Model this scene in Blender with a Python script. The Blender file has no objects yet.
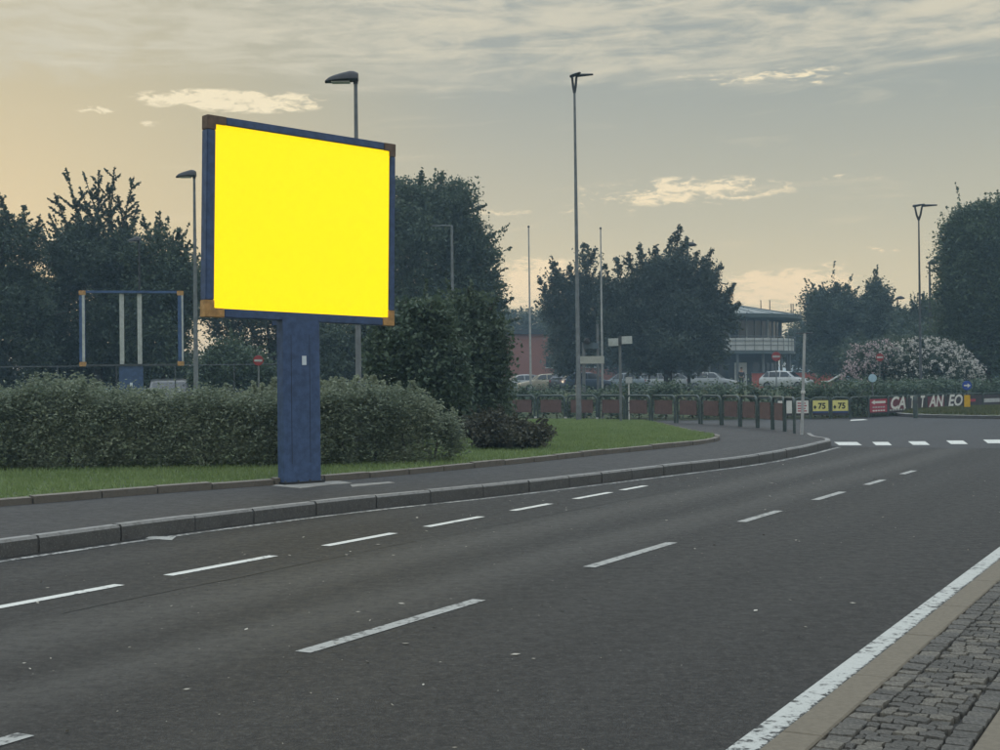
import bpy, bmesh, math, random
import numpy as np
from mathutils import Vector, Matrix, noise as mnoise

R = math.radians
rnd = random.Random(7)
scene = bpy.context.scene
COL = scene.collection

# ------------------------------------------------------------------ camera
F = 1350.0                                   # focal length in photo pixels (photo is 1000 x 750)
CAM = Vector((0, 0, 1.6))
ROT = Matrix.Rotation(R(90) + math.atan(10 / F), 3, 'X') @ Matrix.Rotation(R(-0.6), 3, 'Z')
cam_data = bpy.data.cameras.new('camera')
cam_data.sensor_width = 36
cam_data.lens = 36 * F / 1000
cam_data.clip_end = 6000
cam = bpy.data.objects.new('camera', cam_data)
COL.objects.link(cam)
cam.matrix_world = Matrix.Translation(CAM) @ ROT.to_4x4()
scene.camera = cam

# ------------------------------------------------------------------ light
SUN_EL, SUN_AZ = R(5.0), R(-22.0)            # azimuth measured from +Y towards +X
scene.view_settings.view_transform = 'Standard'
scene.view_settings.look = 'None'
scene.view_settings.gamma = 1
scene.view_settings.exposure = 0.3
sun_dir = Vector((math.sin(SUN_AZ) * math.cos(SUN_EL), math.cos(SUN_AZ) * math.cos(SUN_EL), math.sin(SUN_EL)))
sd = bpy.data.lights.new('sun', 'SUN')
sd.energy = 0.6
sd.angle = R(1.0)
sd.color = (1.0, 0.78, 0.52)
sun = bpy.data.objects.new('sun', sd)
COL.objects.link(sun)
sun.rotation_euler = (-sun_dir).to_track_quat('-Z', 'Y').to_euler()

world = bpy.data.worlds.new('World')
scene.world = world
world.use_nodes = True


class NT:
    """tiny node-tree helper"""
    def __init__(s, tree):
        s.t = tree
        tree.nodes.clear()

    def n(s, kind, **kw):
        nd = s.t.nodes.new(kind)
        ins = kw.pop('ins', {})
        for k, v in kw.items():
            setattr(nd, k, v)
        for k, v in ins.items():
            if isinstance(v, bpy.types.NodeSocket):
                s.t.links.new(v, nd.inputs[k])
            else:
                nd.inputs[k].default_value = v
        return nd

    def math(s, op, a, b=0.0, clamp=False):
        return s.n('ShaderNodeMath', operation=op, use_clamp=clamp, ins={0: a, 1: b}).outputs[0]

    def mix(s, f, a, b, blend='MIX'):
        nd = s.n('ShaderNodeMix', data_type='RGBA', blend_type=blend, ins={0: f})
        for i, v in ((6, a), (7, b)):
            if isinstance(v, bpy.types.NodeSocket):
                s.t.links.new(v, nd.inputs[i])
            else:
                nd.inputs[i].default_value = (*v[:3], 1)
        return nd.outputs[2]

    def ramp(s, f, stops, interp='LINEAR'):
        nd = s.n('ShaderNodeValToRGB', ins={0: f})
        cr = nd.color_ramp
        cr.interpolation = interp
        while len(cr.elements) < len(stops):
            cr.elements.new(0.5)
        for e, (p, c) in zip(cr.elements, stops):
            e.position = p
            e.color = (*c[:3], 1) if not isinstance(c, (int, float)) else (c, c, c, 1)
        return nd.outputs[0]

    def noise(s, vec, scale, detail=4, rough=0.55, dist=0.0):
        return s.n('ShaderNodeTexNoise', ins={'Vector': vec, 'Scale': scale, 'Detail': detail, 'Roughness': rough, 'Distortion': dist}).outputs[0]

    def smooth(s, v, a, b, lo=0.0, hi=1.0):
        return s.n('ShaderNodeMapRange', interpolation_type='SMOOTHSTEP', ins={0: v, 1: a, 2: b, 3: lo, 4: hi}).outputs[0]


def build_world():
    t = NT(world.node_tree)
    sky = t.n('ShaderNodeTexSky', sky_type='NISHITA')
    sky.sun_disc = False
    sky.sun_elevation = SUN_EL
    sky.sun_rotation = SUN_AZ
    sky.air_density = 1.2
    sky.dust_density = 3.0
    sky.ozone_density = 1.5
    skyc = t.n('ShaderNodeVectorMath', operation='SCALE', ins={0: sky.outputs[0], 3: SKY_STRENGTH}).outputs[0]
    d = t.n('ShaderNodeTexCoord').outputs['Generated']
    dn = t.n('ShaderNodeVectorMath', operation='NORMALIZE', ins={0: d}).outputs[0]
    xyz = t.n('ShaderNodeSeparateXYZ', ins={0: dn})
    x, y, z = xyz.outputs
    el = t.math('ARCSINE', z)
    az = t.math('ARCTAN2', x, y)
    # angle to the sun (horizontal) for the warm glow
    sdv = t.n('ShaderNodeVectorMath', operation='DOT_PRODUCT', ins={0: dn, 1: tuple(sun_dir)}).outputs['Value']
    glow = t.smooth(sdv, 0.92, 1.0)
    # milky high veil that greys the sky, warm near the horizon
    hor = t.smooth(el, 0.0, 0.27, 1.0, 0.0)
    veil = t.mix(hor, VEIL_TOP, VEIL_LOW)
    veil = t.mix(t.math('MULTIPLY', glow, 0.75), veil, VEIL_SUN)
    veil = t.mix(t.math('MULTIPLY', t.smooth(el, 0.0, 0.125, 1.0, 0.0), 0.62), veil, VEIL_GLOW)
    base = t.mix(VEIL_AMOUNT, skyc, veil)
    # cloud texture in a flattened sky-plane projection
    zc = t.math('MAXIMUM', z, 0.03)
    px = t.math('DIVIDE', x, zc)
    py = t.math('DIVIDE', y, zc)
    pl = t.n('ShaderNodeCombineXYZ', ins={0: t.math('MULTIPLY', px, 0.55), 1: t.math('MULTIPLY', py, 1.0), 2: 0.0}).outputs[0]
    n1 = t.noise(pl, 1.6, 8, 0.62, 0.6)
    pl2 = t.n('ShaderNodeCombineXYZ', ins={0: t.math('MULTIPLY', az, 7.0), 1: t.math('MULTIPLY', t.math('SUBTRACT', el, t.math('MULTIPLY', az, 0.04)), 56.0), 2: 3.1}).outputs[0]
    n2 = t.noise(pl2, 1.0, 8, 0.6, 0.8)
    pl3 = t.n('ShaderNodeCombineXYZ', ins={0: t.math('MULTIPLY', az, 26.0), 1: t.math('MULTIPLY', el, 95.0), 2: 7.7}).outputs[0]
    n3 = t.noise(pl3, 1.0, 7, 0.62, 0.5)
    # high cirrus sheet: everything above about 13 degrees
    edge = t.math('ADD', el, t.math('MULTIPLY', t.math('SUBTRACT', n2, 0.5), 0.07))
    sheet = t.smooth(edge, 0.205, 0.245)
    tex = t.smooth(t.math('ADD', t.math('MULTIPLY', n2, 0.55), t.math('MULTIPLY', n3, 0.45)), 0.37, 0.60)
    sheet = t.math('MULTIPLY', sheet, t.math('ADD', t.math('MULTIPLY', tex, 0.80), 0.10))
    sheet = t.math('MAXIMUM', sheet, t.smooth(el, 0.28, 0.9))
    col = t.mix(sheet, base, t.mix(t.smooth(el, 0.25, 0.75), CLOUD_HIGH, CLOUD_ZENITH))

    # single clouds seen in the picture: (azimuth, elevation, half-width, half-height, amount)
    def px2ang(u, v):
        w = ROT @ Vector(((u - 500) / F, (375 - v) / F, -1))
        w.normalize()
        return math.atan2(w.x, w.y), math.asin(w.z)
    spots = [(233, 101, 108, 13, 1.1), (98, 110, 24, 5, 0.75), (150, 124, 12, 4, 0.4), (682, 191, 130, 17, 0.72), (575, 209, 40, 11, 0.6),
             (850, 178, 34, 8, 0.45), (630, 212, 14, 5, 0.3), (535, 282, 66, 30, 1.1), (785, 290, 95, 24, 1.1), (882, 249, 30, 6, 0.55), (832, 266, 22, 6, 0.5),
             (760, 76, 110, 9, 0.55), (905, 298, 60, 10, 0.5), (815, 83, 16, 3, 0.5), (505, 212, 40, 6, 0.35), (40, 250, 90, 22, 0.5)]
    tot = None
    for (u, v, hw, hh, amt) in spots:
        a0, e0 = px2ang(u, v)
        da = t.math('DIVIDE', t.math('SUBTRACT', az, a0), hw / F)
        de = t.math('DIVIDE', t.math('SUBTRACT', el, e0), hh / F)
        r2 = t.math('ADD', t.math('MULTIPLY', da, da), t.math('MULTIPLY', de, de))
        m = t.math('SUBTRACT', 1.0, r2)
        m = t.math('MAXIMUM', m, 0.0)
        m = t.math('MULTIPLY', m, amt)
        tot = m if tot is None else t.math('MAXIMUM', tot, m)
    pl4 = t.n('ShaderNodeCombineXYZ', ins={0: t.math('MULTIPLY', az, 70.0), 1: t.math('MULTIPLY', el, 210.0), 2: 1.7}).outputs[0]
    n4 = t.noise(pl4, 1.0, 6, 0.65, 0.7)
    nn = t.math('ADD', t.math('MULTIPLY', n3, 0.48), t.math('MULTIPLY', n4, 0.52))
    nn = t.math('ADD', t.math('MULTIPLY', t.math('SUBTRACT', nn, 0.5), 3.0), 0.5)
    wisp = t.smooth(t.math('ADD', nn, t.math('MULTIPLY', tot, 0.46)), 0.60, 0.98)
    wisp = t.math('MULTIPLY', wisp, t.smooth(tot, 0.0, 0.45))
    low = t.smooth(el, 0.03, 0.20, 1.0, 0.0)
    ccol = t.mix(low, CLOUD_MID, CLOUD_LOW)
    col = t.mix(wisp, col, ccol)
    # faint uneven streaks elsewhere
    faint = t.math('MULTIPLY', t.smooth(n2, 0.55, 0.8), 0.25)
    col = t.mix(faint, col, ccol)
    bg = t.n('ShaderNodeBackground', ins={0: col, 1: 1.0})
    t.n('ShaderNodeOutputWorld', ins={0: bg.outputs[0]})


SKY_STRENGTH = 0.05
VEIL_AMOUNT = 0.88
VEIL_TOP = (0.290, 0.327, 0.318)
VEIL_LOW = (0.625, 0.550, 0.365)
VEIL_GLOW = (0.860, 0.650, 0.350)
VEIL_SUN = (0.445, 0.415, 0.280)
CLOUD_HIGH = (0.530, 0.495, 0.390)
CLOUD_ZENITH = (1.150, 1.290, 1.400)
CLOUD_MID = (0.760, 0.660, 0.460)
CLOUD_LOW = (0.800, 0.610, 0.370)
build_world()


# ------------------------------------------------------------------ pixel -> place
def ray(px, py):
    return ROT @ Vector(((px - 500) / F, (375 - py) / F, -1))


def G(px, py, z=0.0):
    """where the ray through a photo pixel meets the level z"""
    w = ray(px, py)
    return CAM + w * ((z - CAM.z) / w.z)


def D(px, py, d):
    """the point on that ray at depth d"""
    w = ray(px, py)
    return CAM + w * (d / w.y)


def spread(pts, step):
    """resample a polyline (list of Vector) with a Catmull-Rom pass"""
    out = []
    P = [pts[0] * 2 - pts[1]] + list(pts) + [pts[-1] * 2 - pts[-2]]
    for i in range(1, len(P) - 2):
        n = max(1, int((P[i + 1] - P[i]).length / step))
        for k in range(n):
            u = k / n
            a, b, c, d = P[i - 1], P[i], P[i + 1], P[i + 2]
            out.append(0.5 * ((2 * b) + (c - a) * u + (2 * a - 5 * b + 4 * c - d) * u * u + (3 * b - a - 3 * c + d) * u ** 3))
    out.append(pts[-1].copy())
    return out


def even(pts, step):
    """points at equal arc length"""
    L = [0]
    for a, b in zip(pts, pts[1:]):
        L.append(L[-1] + (b - a).length)
    n = max(1, round(L[-1] / step))
    res, j = [], 0
    for k in range(n + 1):
        s = L[-1] * k / n
        while j < len(pts) - 2 and L[j + 1] < s:
            j += 1
        u = (s - L[j]) / max(1e-9, L[j + 1] - L[j])
        res.append(pts[j].lerp(pts[j + 1], u))
    return res


def offset(pts, o):
    """shift a polyline sideways in XY (positive = to the left of travel)"""
    res = []
    for i, p in enumerate(pts):
        a = pts[max(0, i - 1)]
        b = pts[min(len(pts) - 1, i + 1)]
        t = (b - a).xy.normalized()
        res.append(Vector((p.x - t.y * o, p.y + t.x * o, p.z)))
    return res


# ------------------------------------------------------------------ materials
MATS = {}


def mat(name, col, rough=0.75, var=0.18, scale=6.0, bump=0.0, bscale=60.0, metal=0.0, spec=0.4, col2=None, detail=5, emit=None, coat=0.0):
    if name in MATS:
        return MATS[name]
    m = bpy.data.materials.new(name)
    m.use_nodes = True
    t = NT(m.node_tree)
    co = t.n('ShaderNodeTexCoord').outputs['Object']
    n = t.noise(co, scale, detail, 0.6)
    f = t.smooth(n, 0.3, 0.7)
    a = tuple(c * (1 - var) for c in col)
    b = col2 or tuple(min(1, c * (1 + var)) for c in col)
    c = t.mix(f, a, b)
    p = t.n('ShaderNodeBsdfPrincipled', ins={'Base Color': c, 'Roughness': rough, 'Metallic': metal, 'Specular IOR Level': spec, 'Coat Weight': coat})
    if bump:
        bn = t.noise(co, bscale, 4, 0.6)
        b_ = t.n('ShaderNodeBump', ins={'Strength': bump, 'Distance': 0.01, 'Height': bn})
        t.t.links.new(b_.outputs[0], p.inputs['Normal'])
    if emit:
        p.inputs['Emission Color'].default_value = (*emit[:3], 1)
        p.inputs['Emission Strength'].default_value = emit[3]
    t.n('ShaderNodeOutputMaterial', ins={0: p.outputs[0]})
    MATS[name] = m
    return m


def leaf_mat(name, a, b, rough=0.6, trans=0.3, spec=0.3, flower=None):
    m = bpy.data.materials.new(name)
    m.use_nodes = True
    t = NT(m.node_tree)
    r = t.n('ShaderNodeNewGeometry').outputs['Random Per Island']
    co = t.n('ShaderNodeTexCoord').outputs['Object']
    n = t.smooth(t.noise(co, 0.9, 3), 0.35, 0.65)
    f = t.math('ADD', t.math('MULTIPLY', r, 0.6), t.math('MULTIPLY', n, 0.4))
    c = t.mix(f, a, b)
    p = t.n('ShaderNodeBsdfPrincipled', ins={'Base Color': c, 'Roughness': rough, 'Specular IOR Level': spec})
    tr = t.n('ShaderNodeBsdfTranslucent', ins={0: c})
    mx = t.n('ShaderNodeMixShader', ins={0: trans, 1: p.outputs[0], 2: tr.outputs[0]})
    t.n('ShaderNodeOutputMaterial', ins={0: mx.outputs[0]})
    MATS[name] = m
    return m


# direction of the road near the camera (unit vector along, and across to the right)
TH = math.atan(728 / F)
ALONG = Vector((math.sin(TH), math.cos(TH), 0))
ACROSS = Vector((math.cos(TH), -math.sin(TH), 0))


def road_mat(name, base, light, dark, lanes=True):
    m = bpy.data.materials.new(name)
    m.use_nodes = True
    t = NT(m.node_tree)
    co = t.n('ShaderNodeTexCoord').outputs['Object']
    al = t.n('ShaderNodeVectorMath', operation='DOT_PRODUCT', ins={0: co, 1: tuple(ALONG)}).outputs['Value']
    ac = t.n('ShaderNodeVectorMath', operation='DOT_PRODUCT', ins={0: co, 1: tuple(ACROSS)}).outputs['Value']
    str_ = t.n('ShaderNodeCombineXYZ', ins={0: t.math('MULTIPLY', ac, 1.0), 1: t.math('MULTIPLY', al, 0.12), 2: 0.0}).outputs[0]
    big = t.noise(str_, 1.1, 5, 0.6, 0.3)
    fine = t.noise(co, 110, 3, 0.7)
    mid = t.noise(co, 9, 4, 0.6)
    grit = t.noise(co, 26, 5, 0.8)
    speck = t.smooth(t.noise(co, 210, 2, 0.5), 0.62, 0.74)
    c = t.mix(t.smooth(big, 0.3, 0.7), base, tuple(v * 1.22 for v in base))
    if lanes:
        # wheel-worn paler bands along the road
        w = None
        for cen, half, amt in LANE_BANDS:
            dlt = t.math('ABSOLUTE', t.math('SUBTRACT', t.math('ADD', ac, t.math('MULTIPLY', t.math('SUBTRACT', big, 0.5), 0.8)), cen))
            k = t.math('MULTIPLY', t.smooth(dlt, half, 0.0), amt)
            w = k if w is None else t.math('MAXIMUM', w, k)
        c = t.mix(w, c, light)
    c = t.mix(t.math('MULTIPLY', t.smooth(mid, 0.5, 0.75), 0.35), c, dark)
    c = t.mix(t.math('MULTIPLY', t.smooth(fine, 0.45, 0.75), 0.45), c, tuple(v * 1.5 for v in light))
    c = t.mix(t.math('MULTIPLY', t.smooth(fine, 0.5, 0.3), 0.6), c, tuple(v * 0.4 for v in dark))
    c = t.mix(t.math('MULTIPLY', speck, 0.5), c, tuple(min(1, v * 3.0) for v in light))
    c = t.mix(t.math('MULTIPLY', t.smooth(grit, 0.50, 0.68), 0.75), c, tuple(v * 1.35 for v in light))
    c = t.mix(t.math('MULTIPLY', t.smooth(grit, 0.48, 0.32), 0.8), c, tuple(v * 0.45 for v in dark))
    # cracks
    vor = t.n('ShaderNodeTexVoronoi', feature='DISTANCE_TO_EDGE', ins={'Scale': 0.33, 'Vector': t.n('ShaderNodeVectorMath', operation='ADD', ins={0: co, 1: t.n('ShaderNodeTexNoise', ins={'Vector': co, 'Scale': 1.3, 'Detail': 4}).outputs['Color']}).outputs[0]}).outputs[0]
    crack = t.math('MULTIPLY', t.smooth(vor, 0.006, 0.0), t.smooth(t.noise(co, 0.25, 2), 0.52, 0.62))
    c = t.mix(t.math('MULTIPLY', crack, 0.7), c, tuple(v * 0.3 for v in dark))
    p = t.n('ShaderNodeBsdfPrincipled', ins={'Base Color': c, 'Roughness': t.smooth(mid, 0.2, 0.8, 0.56, 0.74), 'Specular IOR Level': 0.18})
    b_ = t.n('ShaderNodeBump', ins={'Strength': 0.5, 'Distance': 0.006, 'Height': fine})
    t.t.links.new(b_.outputs[0], p.inputs['Normal'])
    t.n('ShaderNodeOutputMaterial', ins={0: p.outputs[0]})
    MATS[name] = m
    return m


def paint_mat(name, col, wear, under, ragged=None):
    m = bpy.data.materials.new(name)
    m.use_nodes = True
    t = NT(m.node_tree)
    co = t.n('ShaderNodeNewGeometry').outputs['Position']
    n = t.noise(co, 14, 6, 0.7)
    n2 = t.noise(co, 1.7, 3, 0.6)
    wv = t.math('ADD', t.math('MULTIPLY', n, 0.7), t.math('MULTIPLY', n2, 0.3))
    if ragged:
        ac = t.n('ShaderNodeVectorMath', operation='DOT_PRODUCT', ins={0: co, 1: tuple(ACROSS)}).outputs['Value']
        jag = t.noise(t.n('ShaderNodeVectorMath', operation='MULTIPLY', ins={0: co, 1: (1, 1, 1)}).outputs[0], 38, 5, 0.7)
        e = t.smooth(t.math('ADD', ac, t.math('MULTIPLY', t.math('SUBTRACT', jag, 0.5), 0.12)), ragged - 0.02, ragged + 0.02)
        wv = t.math('SUBTRACT', wv, t.math('MULTIPLY', e, 0.6))
    f = t.smooth(wv, wear, wear + 0.09)
    c = t.mix(f, under, col)
    c = t.mix(t.math('MULTIPLY', t.smooth(t.noise(co, 90, 3, 0.6), 0.4, 0.75), 0.4), c, tuple(v * 0.55 for v in col))
    p = t.n('ShaderNodeBsdfPrincipled', ins={'Base Color': c, 'Roughness': 0.7, 'Specular IOR Level': 0.3})
    t.n('ShaderNodeOutputMaterial', ins={0: p.outputs[0]})
    MATS[name] = m
    return m


def kerb_mat(name, top, face):
    """stone with sky light painted into its top and shade into its upright face"""
    m = bpy.data.materials.new(name)
    m.use_nodes = True
    t = NT(m.node_tree)
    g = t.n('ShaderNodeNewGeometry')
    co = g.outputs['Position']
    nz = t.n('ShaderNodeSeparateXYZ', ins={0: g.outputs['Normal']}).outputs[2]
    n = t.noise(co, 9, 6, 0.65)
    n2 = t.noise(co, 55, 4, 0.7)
    f = t.smooth(t.math('ADD', nz, t.math('MULTIPLY', t.math('SUBTRACT', n, 0.5), 0.9)), 0.35, 0.75)  # paler facing up, darker upright: light and shade put into the colour
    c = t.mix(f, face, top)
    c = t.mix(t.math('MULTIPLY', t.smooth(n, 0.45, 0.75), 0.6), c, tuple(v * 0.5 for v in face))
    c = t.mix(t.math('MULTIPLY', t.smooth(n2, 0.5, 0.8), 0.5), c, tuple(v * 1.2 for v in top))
    p = t.n('ShaderNodeBsdfPrincipled', ins={'Base Color': c, 'Roughness': 0.85, 'Specular IOR Level': 0.3})
    b_ = t.n('ShaderNodeBump', ins={'Strength': 0.5, 'Distance': 0.008, 'Height': n2})
    t.t.links.new(b_.outputs[0], p.inputs['Normal'])
    t.n('ShaderNodeOutputMaterial', ins={0: p.outputs[0]})
    MATS[name] = m
    return m


def brick_mat(name):
    m = bpy.data.materials.new(name)
    m.use_nodes = True
    t = NT(m.node_tree)
    co = t.n('ShaderNodeTexCoord').outputs['Object']
    br = t.n('ShaderNodeTexBrick', ins={'Vector': co, 'Color1': (0.42, 0.085, 0.05, 1), 'Color2': (0.33, 0.07, 0.045, 1), 'Mortar': (0.26, 0.10, 0.07, 1), 'Scale': 3.0, 'Mortar Size': 0.02})
    p = t.n('ShaderNodeBsdfPrincipled', ins={'Base Color': br.outputs[0], 'Roughness': 0.85})
    t.n('ShaderNodeOutputMaterial', ins={0: p.outputs[0]})
    MATS[name] = m
    return m


def glass_mat(name, col=(0.02, 0.025, 0.03)):
    return mat(name, col, rough=0.12, var=0.1, spec=0.6)


# ------------------------------------------------------------------ mesh building
class MB:
    def __init__(s):
        s.v, s.f = [], []

    def add(s, vs, fs):
        o = len(s.v)
        s.v += [tuple(v) for v in vs]
        s.f += [tuple(i + o for i in f) for f in fs]
        return s

    def box(s, c, sz, rot=None):
        c = Vector(c)
        h = Vector(sz) / 2
        vs = []
        for z in (-1, 1):
            for y in (-1, 1):
                for x in (-1, 1):
                    p = Vector((x * h.x, y * h.y, z * h.z))
                    vs.append(c + (rot @ p if rot else p))
        return s.add(vs, [(0, 2, 3, 1), (4, 5, 7, 6), (0, 1, 5, 4), (2, 6, 7, 3), (0, 4, 6, 2), (1, 3, 7, 5)])

    def tube(s, pts, r, n=8, cap=True):
        pts = [Vector(p) for p in pts]
        rs = r if isinstance(r, (list, tuple)) else [r] * len(pts)
        rings = []
        up = None
        for i, p in enumerate(pts):
            t = (pts[min(i + 1, len(pts) - 1)] - pts[max(i - 1, 0)]).normalized()
            if up is None:
                up = Vector((0, 0, 1)) if abs(t.z) < 0.9 else Vector((1, 0, 0))
            a = t.cross(up)
            if a.length < 1e-4:
                a = t.cross(Vector((0, 1, 0)))
            a.normalize()
            up = a.cross(t)
            rings.append([p + (a * math.cos(2 * math.pi * k / n) + up * math.sin(2 * math.pi * k / n)) * rs[i] for k in range(n)])
        vs = [q for g in rings for q in g]
        fs = []
        for i in range(len(pts) - 1):
            for k in range(n):
                fs.append((i * n + k, i * n + (k + 1) % n, (i + 1) * n + (k + 1) % n, (i + 1) * n + k))
        if cap:
            fs.append(tuple(range(n)))
            fs.append(tuple((len(pts) - 1) * n + k for k in reversed(range(n))))
        return s.add(vs, fs)

    def lathe(s, prof, c, n=16, axis='Z'):
        c = Vector(c)
        vs = []
        for (r, h) in prof:
            for k in range(n):
                a = 2 * math.pi * k / n
                p = Vector((r * math.cos(a), r * math.sin(a), h))
                if axis == 'Y':
                    p = Vector((p.x, p.z, p.y))
                elif axis == 'X':
                    p = Vector((p.z, p.x, p.y))
                vs.append(c + p)
        fs = []
        for i in range(len(prof) - 1):
            for k in range(n):
                fs.append((i * n + k, i * n + (k + 1) % n, (i + 1) * n + (k + 1) % n, (i + 1) * n + k))
        fs.append(tuple(range(n)))
        fs.append(tuple((len(prof) - 1) * n + k for k in reversed(range(n))))
        return s.add(vs, fs)

    def prism(s, poly, z0, z1):
        n = len(poly)
        vs = [(p[0], p[1], z0) for p in poly] + [(p[0], p[1], z1) for p in poly]
        fs = [tuple(range(n - 1, -1, -1)), tuple(range(n, 2 * n))]
        fs += [(i, (i + 1) % n, n + (i + 1) % n, n + i) for i in range(n)]
        return s.add(vs, fs)

    def loft(s, rings, cap=True):
        n = len(rings[0])
        vs = [q for g in rings for q in g]
        fs = []
        for i in range(len(rings) - 1):
            for k in range(n):
                fs.append((i * n + k, i * n + (k + 1) % n, (i + 1) * n + (k + 1) % n, (i + 1) * n + k))
        if cap:
            fs.append(tuple(reversed(range(n))))
            fs.append(tuple((len(rings) - 1) * n + k for k in range(n)))
        return s.add(vs, fs)

    def mesh(s, name, smooth=False, bevel=0.0):
        me = bpy.data.meshes.new(name)
        me.from_pydata(s.v, [], s.f)
        bm = bmesh.new()
        bm.from_mesh(me)
        bmesh.ops.recalc_face_normals(bm, faces=bm.faces)
        if bevel:
            es = [e for e in bm.edges if len(e.link_faces) == 2 and e.calc_face_angle(0) > 0.6]
            bmesh.ops.bevel(bm, geom=es, offset=bevel, segments=2, affect='EDGES', clamp_overlap=True)
        bm.to_mesh(me)
        bm.free()
        if smooth:
            me.polygons.foreach_set('use_smooth', [True] * len(me.polygons))
            try:
                me.set_sharp_from_angle(angle=R(40))
            except Exception:
                pass
        me.update()
        return me

    def build(s, name, material, parent=None, smooth=False, bevel=0.0):
        return link(name, s.mesh(name, smooth, bevel), material, parent)


def link(name, me, material, parent=None):
    o = bpy.data.objects.new(name, me)
    if material and len(me.materials) == 0:
        me.materials.append(material)
    COL.objects.link(o)
    if parent is not None:
        o.parent = parent
    return o


def tag(o, label=None, cat=None, group=None, kind=None):
    if label:
        o['label'] = label
    if cat:
        o['category'] = cat
    if group:
        o['group'] = group
    if kind:
        o['kind'] = kind
    return o


def thing(name, loc, label, cat, group=None, rz=0.0):
    o = bpy.data.objects.new(name, None)
    o.empty_display_size = 0.2
    o.location = loc
    o.rotation_euler = (0, 0, rz)
    COL.objects.link(o)
    return tag(o, label, cat, group)


def struct(name, mb, material, label=None, smooth=False):
    o = mb.build(name, material, smooth=smooth)
    return tag(o, label, kind='structure')


def copy_tree(o, parent=None):
    c = o.copy()
    COL.objects.link(c)
    c.parent = parent
    for ch in o.children:
        copy_tree(ch, c)
    return c


def np_mesh(name, verts, quads):
    """fast mesh from numpy arrays, faces all of equal size"""
    me = bpy.data.meshes.new(name)
    k = quads.shape[1]
    me.vertices.add(len(verts))
    me.vertices.foreach_set('co', verts.astype(np.float32).ravel())
    me.loops.add(quads.size)
    me.loops.foreach_set('vertex_index', quads.astype(np.int32).ravel())
    me.polygons.add(len(quads))
    me.polygons.foreach_set('loop_start', np.arange(0, quads.size, k, dtype=np.int32))
    me.polygons.foreach_set('loop_total', np.full(len(quads), k, dtype=np.int32))
    me.update(calc_edges=True)
    return me


def leaves(P, size, rng, droop=0.0, long=1.6, updir=None, flat=0.8):
    """one rhombic leaf, folded a little along its midrib, at each point"""
    n = len(P)
    a = rng.normal(size=(n, 3))
    if updir is not None:
        a = a * 0.8 + updir
    a[:, 2] = a[:, 2] * flat - droop
    a /= np.linalg.norm(a, axis=1)[:, None]
    b = rng.normal(size=(n, 3))
    b[:, 2] *= flat
    b -= a * np.sum(a * b, axis=1)[:, None]
    b /= np.linalg.norm(b, axis=1)[:, None]
    s = (size * rng.uniform(0.65, 1.35, n))[:, None]
    c = np.cross(a, b) * 0.12
    V = np.stack([P - a * s * long * 0.5, P + (b + c) * s * 0.42, P + a * s * long * 0.5, P - (b - c) * s * 0.42], axis=1).reshape(-1, 3)
    Q = np.arange(4 * n).reshape(n, 4)
    return V, Q


def in_ellipsoids(ells, n, rng, skin=0.55, jag=0.16):
    """points in a union of ellipsoids (cx,cy,cz,rx,ry,rz), denser towards the skin"""
    w = np.array([(e[3] * e[4] * e[5]) ** 0.67 for e in ells])
    idx = rng.choice(len(ells), n, p=w / w.sum())
    E = np.array(ells)[idx]
    d = rng.normal(size=(n, 3))
    d /= np.linalg.norm(d, axis=1)[:, None]
    r = skin + (1 - skin) * rng.uniform(size=n) ** 0.6
    r *= 1 + np.clip(rng.normal(size=n), -1.6, 1.25) * jag
    return E[:, :3] + d * E[:, 3:] * r[:, None]


def lobed(ells, rng, n=7, size=(0.22, 0.42)):
    """shrink each ellipsoid a little and stud it with smaller lobes"""
    out = []
    for e in ells:
        e = np.array(e, float)
        out.append((*e[:3], *(e[3:] * 0.78)))
        for k in range(n):
            d = rng.normal(size=3)
            d[2] += 0.35
            d /= np.linalg.norm(d)
            f = rng.uniform(*size)
            out.append((*(e[:3] + d * e[3:] * (1.0 - f * 0.95)), *(e[3:] * f * rng.uniform(0.8, 1.25, 3))))
    return out


def clumped(ells, nclump, per, crad, rng, skin=0.5, jag=0.14, zmin=None):
    C = in_ellipsoids(ells, nclump, rng, skin, jag)
    cr = crad * rng.uniform(0.5, 1.4, nclump)
    P = np.repeat(C, per, axis=0) + np.clip(rng.normal(size=(nclump * per, 3)), -1.7, 1.7) * np.repeat(cr, per)[:, None] * np.array([1, 1, 0.8])
    if zmin is not None:
        P = P[P[:, 2] > zmin]
    return P

# ================================================================== SETTING
KZ = 0.17                                    # height of the pavement above the road
LZ = KZ + 0.07                               # lawn level
RZ = 0.06                                    # flush stone strip and setts beside the camera
LANE_BANDS = [(-6.85, 0.75, 0.9), (-5.55, 0.6, 0.8), (-4.1, 0.5, 0.16), (-2.9, 0.4, 0.10), (-9.2, 0.5, 0.3)]

M_ROAD = road_mat('asphalt_road', (0.0185, 0.0177, 0.0172), (0.060, 0.0575, 0.053), (0.013, 0.0125, 0.0121))
M_PAVE = road_mat('asphalt_pavement', (0.040, 0.039, 0.039), (0.056, 0.054, 0.053), (0.029, 0.028, 0.028), lanes=False)
M_PAINT = paint_mat('lane_paint', (0.62, 0.62, 0.58), 0.36, (0.09, 0.09, 0.088))
M_PAINT_OLD = paint_mat('worn_paint', (0.36, 0.36, 0.34), 0.40, (0.08, 0.08, 0.078))
M_PAINT_EDGE = paint_mat('edge_paint', (0.46, 0.465, 0.435), 0.40, (0.02, 0.02, 0.02), ragged=-1.81)
M_PAINT_THIN = paint_mat('thin_paint', (0.42, 0.42, 0.40), 0.46, (0.075, 0.074, 0.072))
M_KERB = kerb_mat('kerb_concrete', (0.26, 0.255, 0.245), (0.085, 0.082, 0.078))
M_EDGING = kerb_mat('edging_stone', (0.19, 0.17, 0.145), (0.125, 0.11, 0.092))
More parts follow.
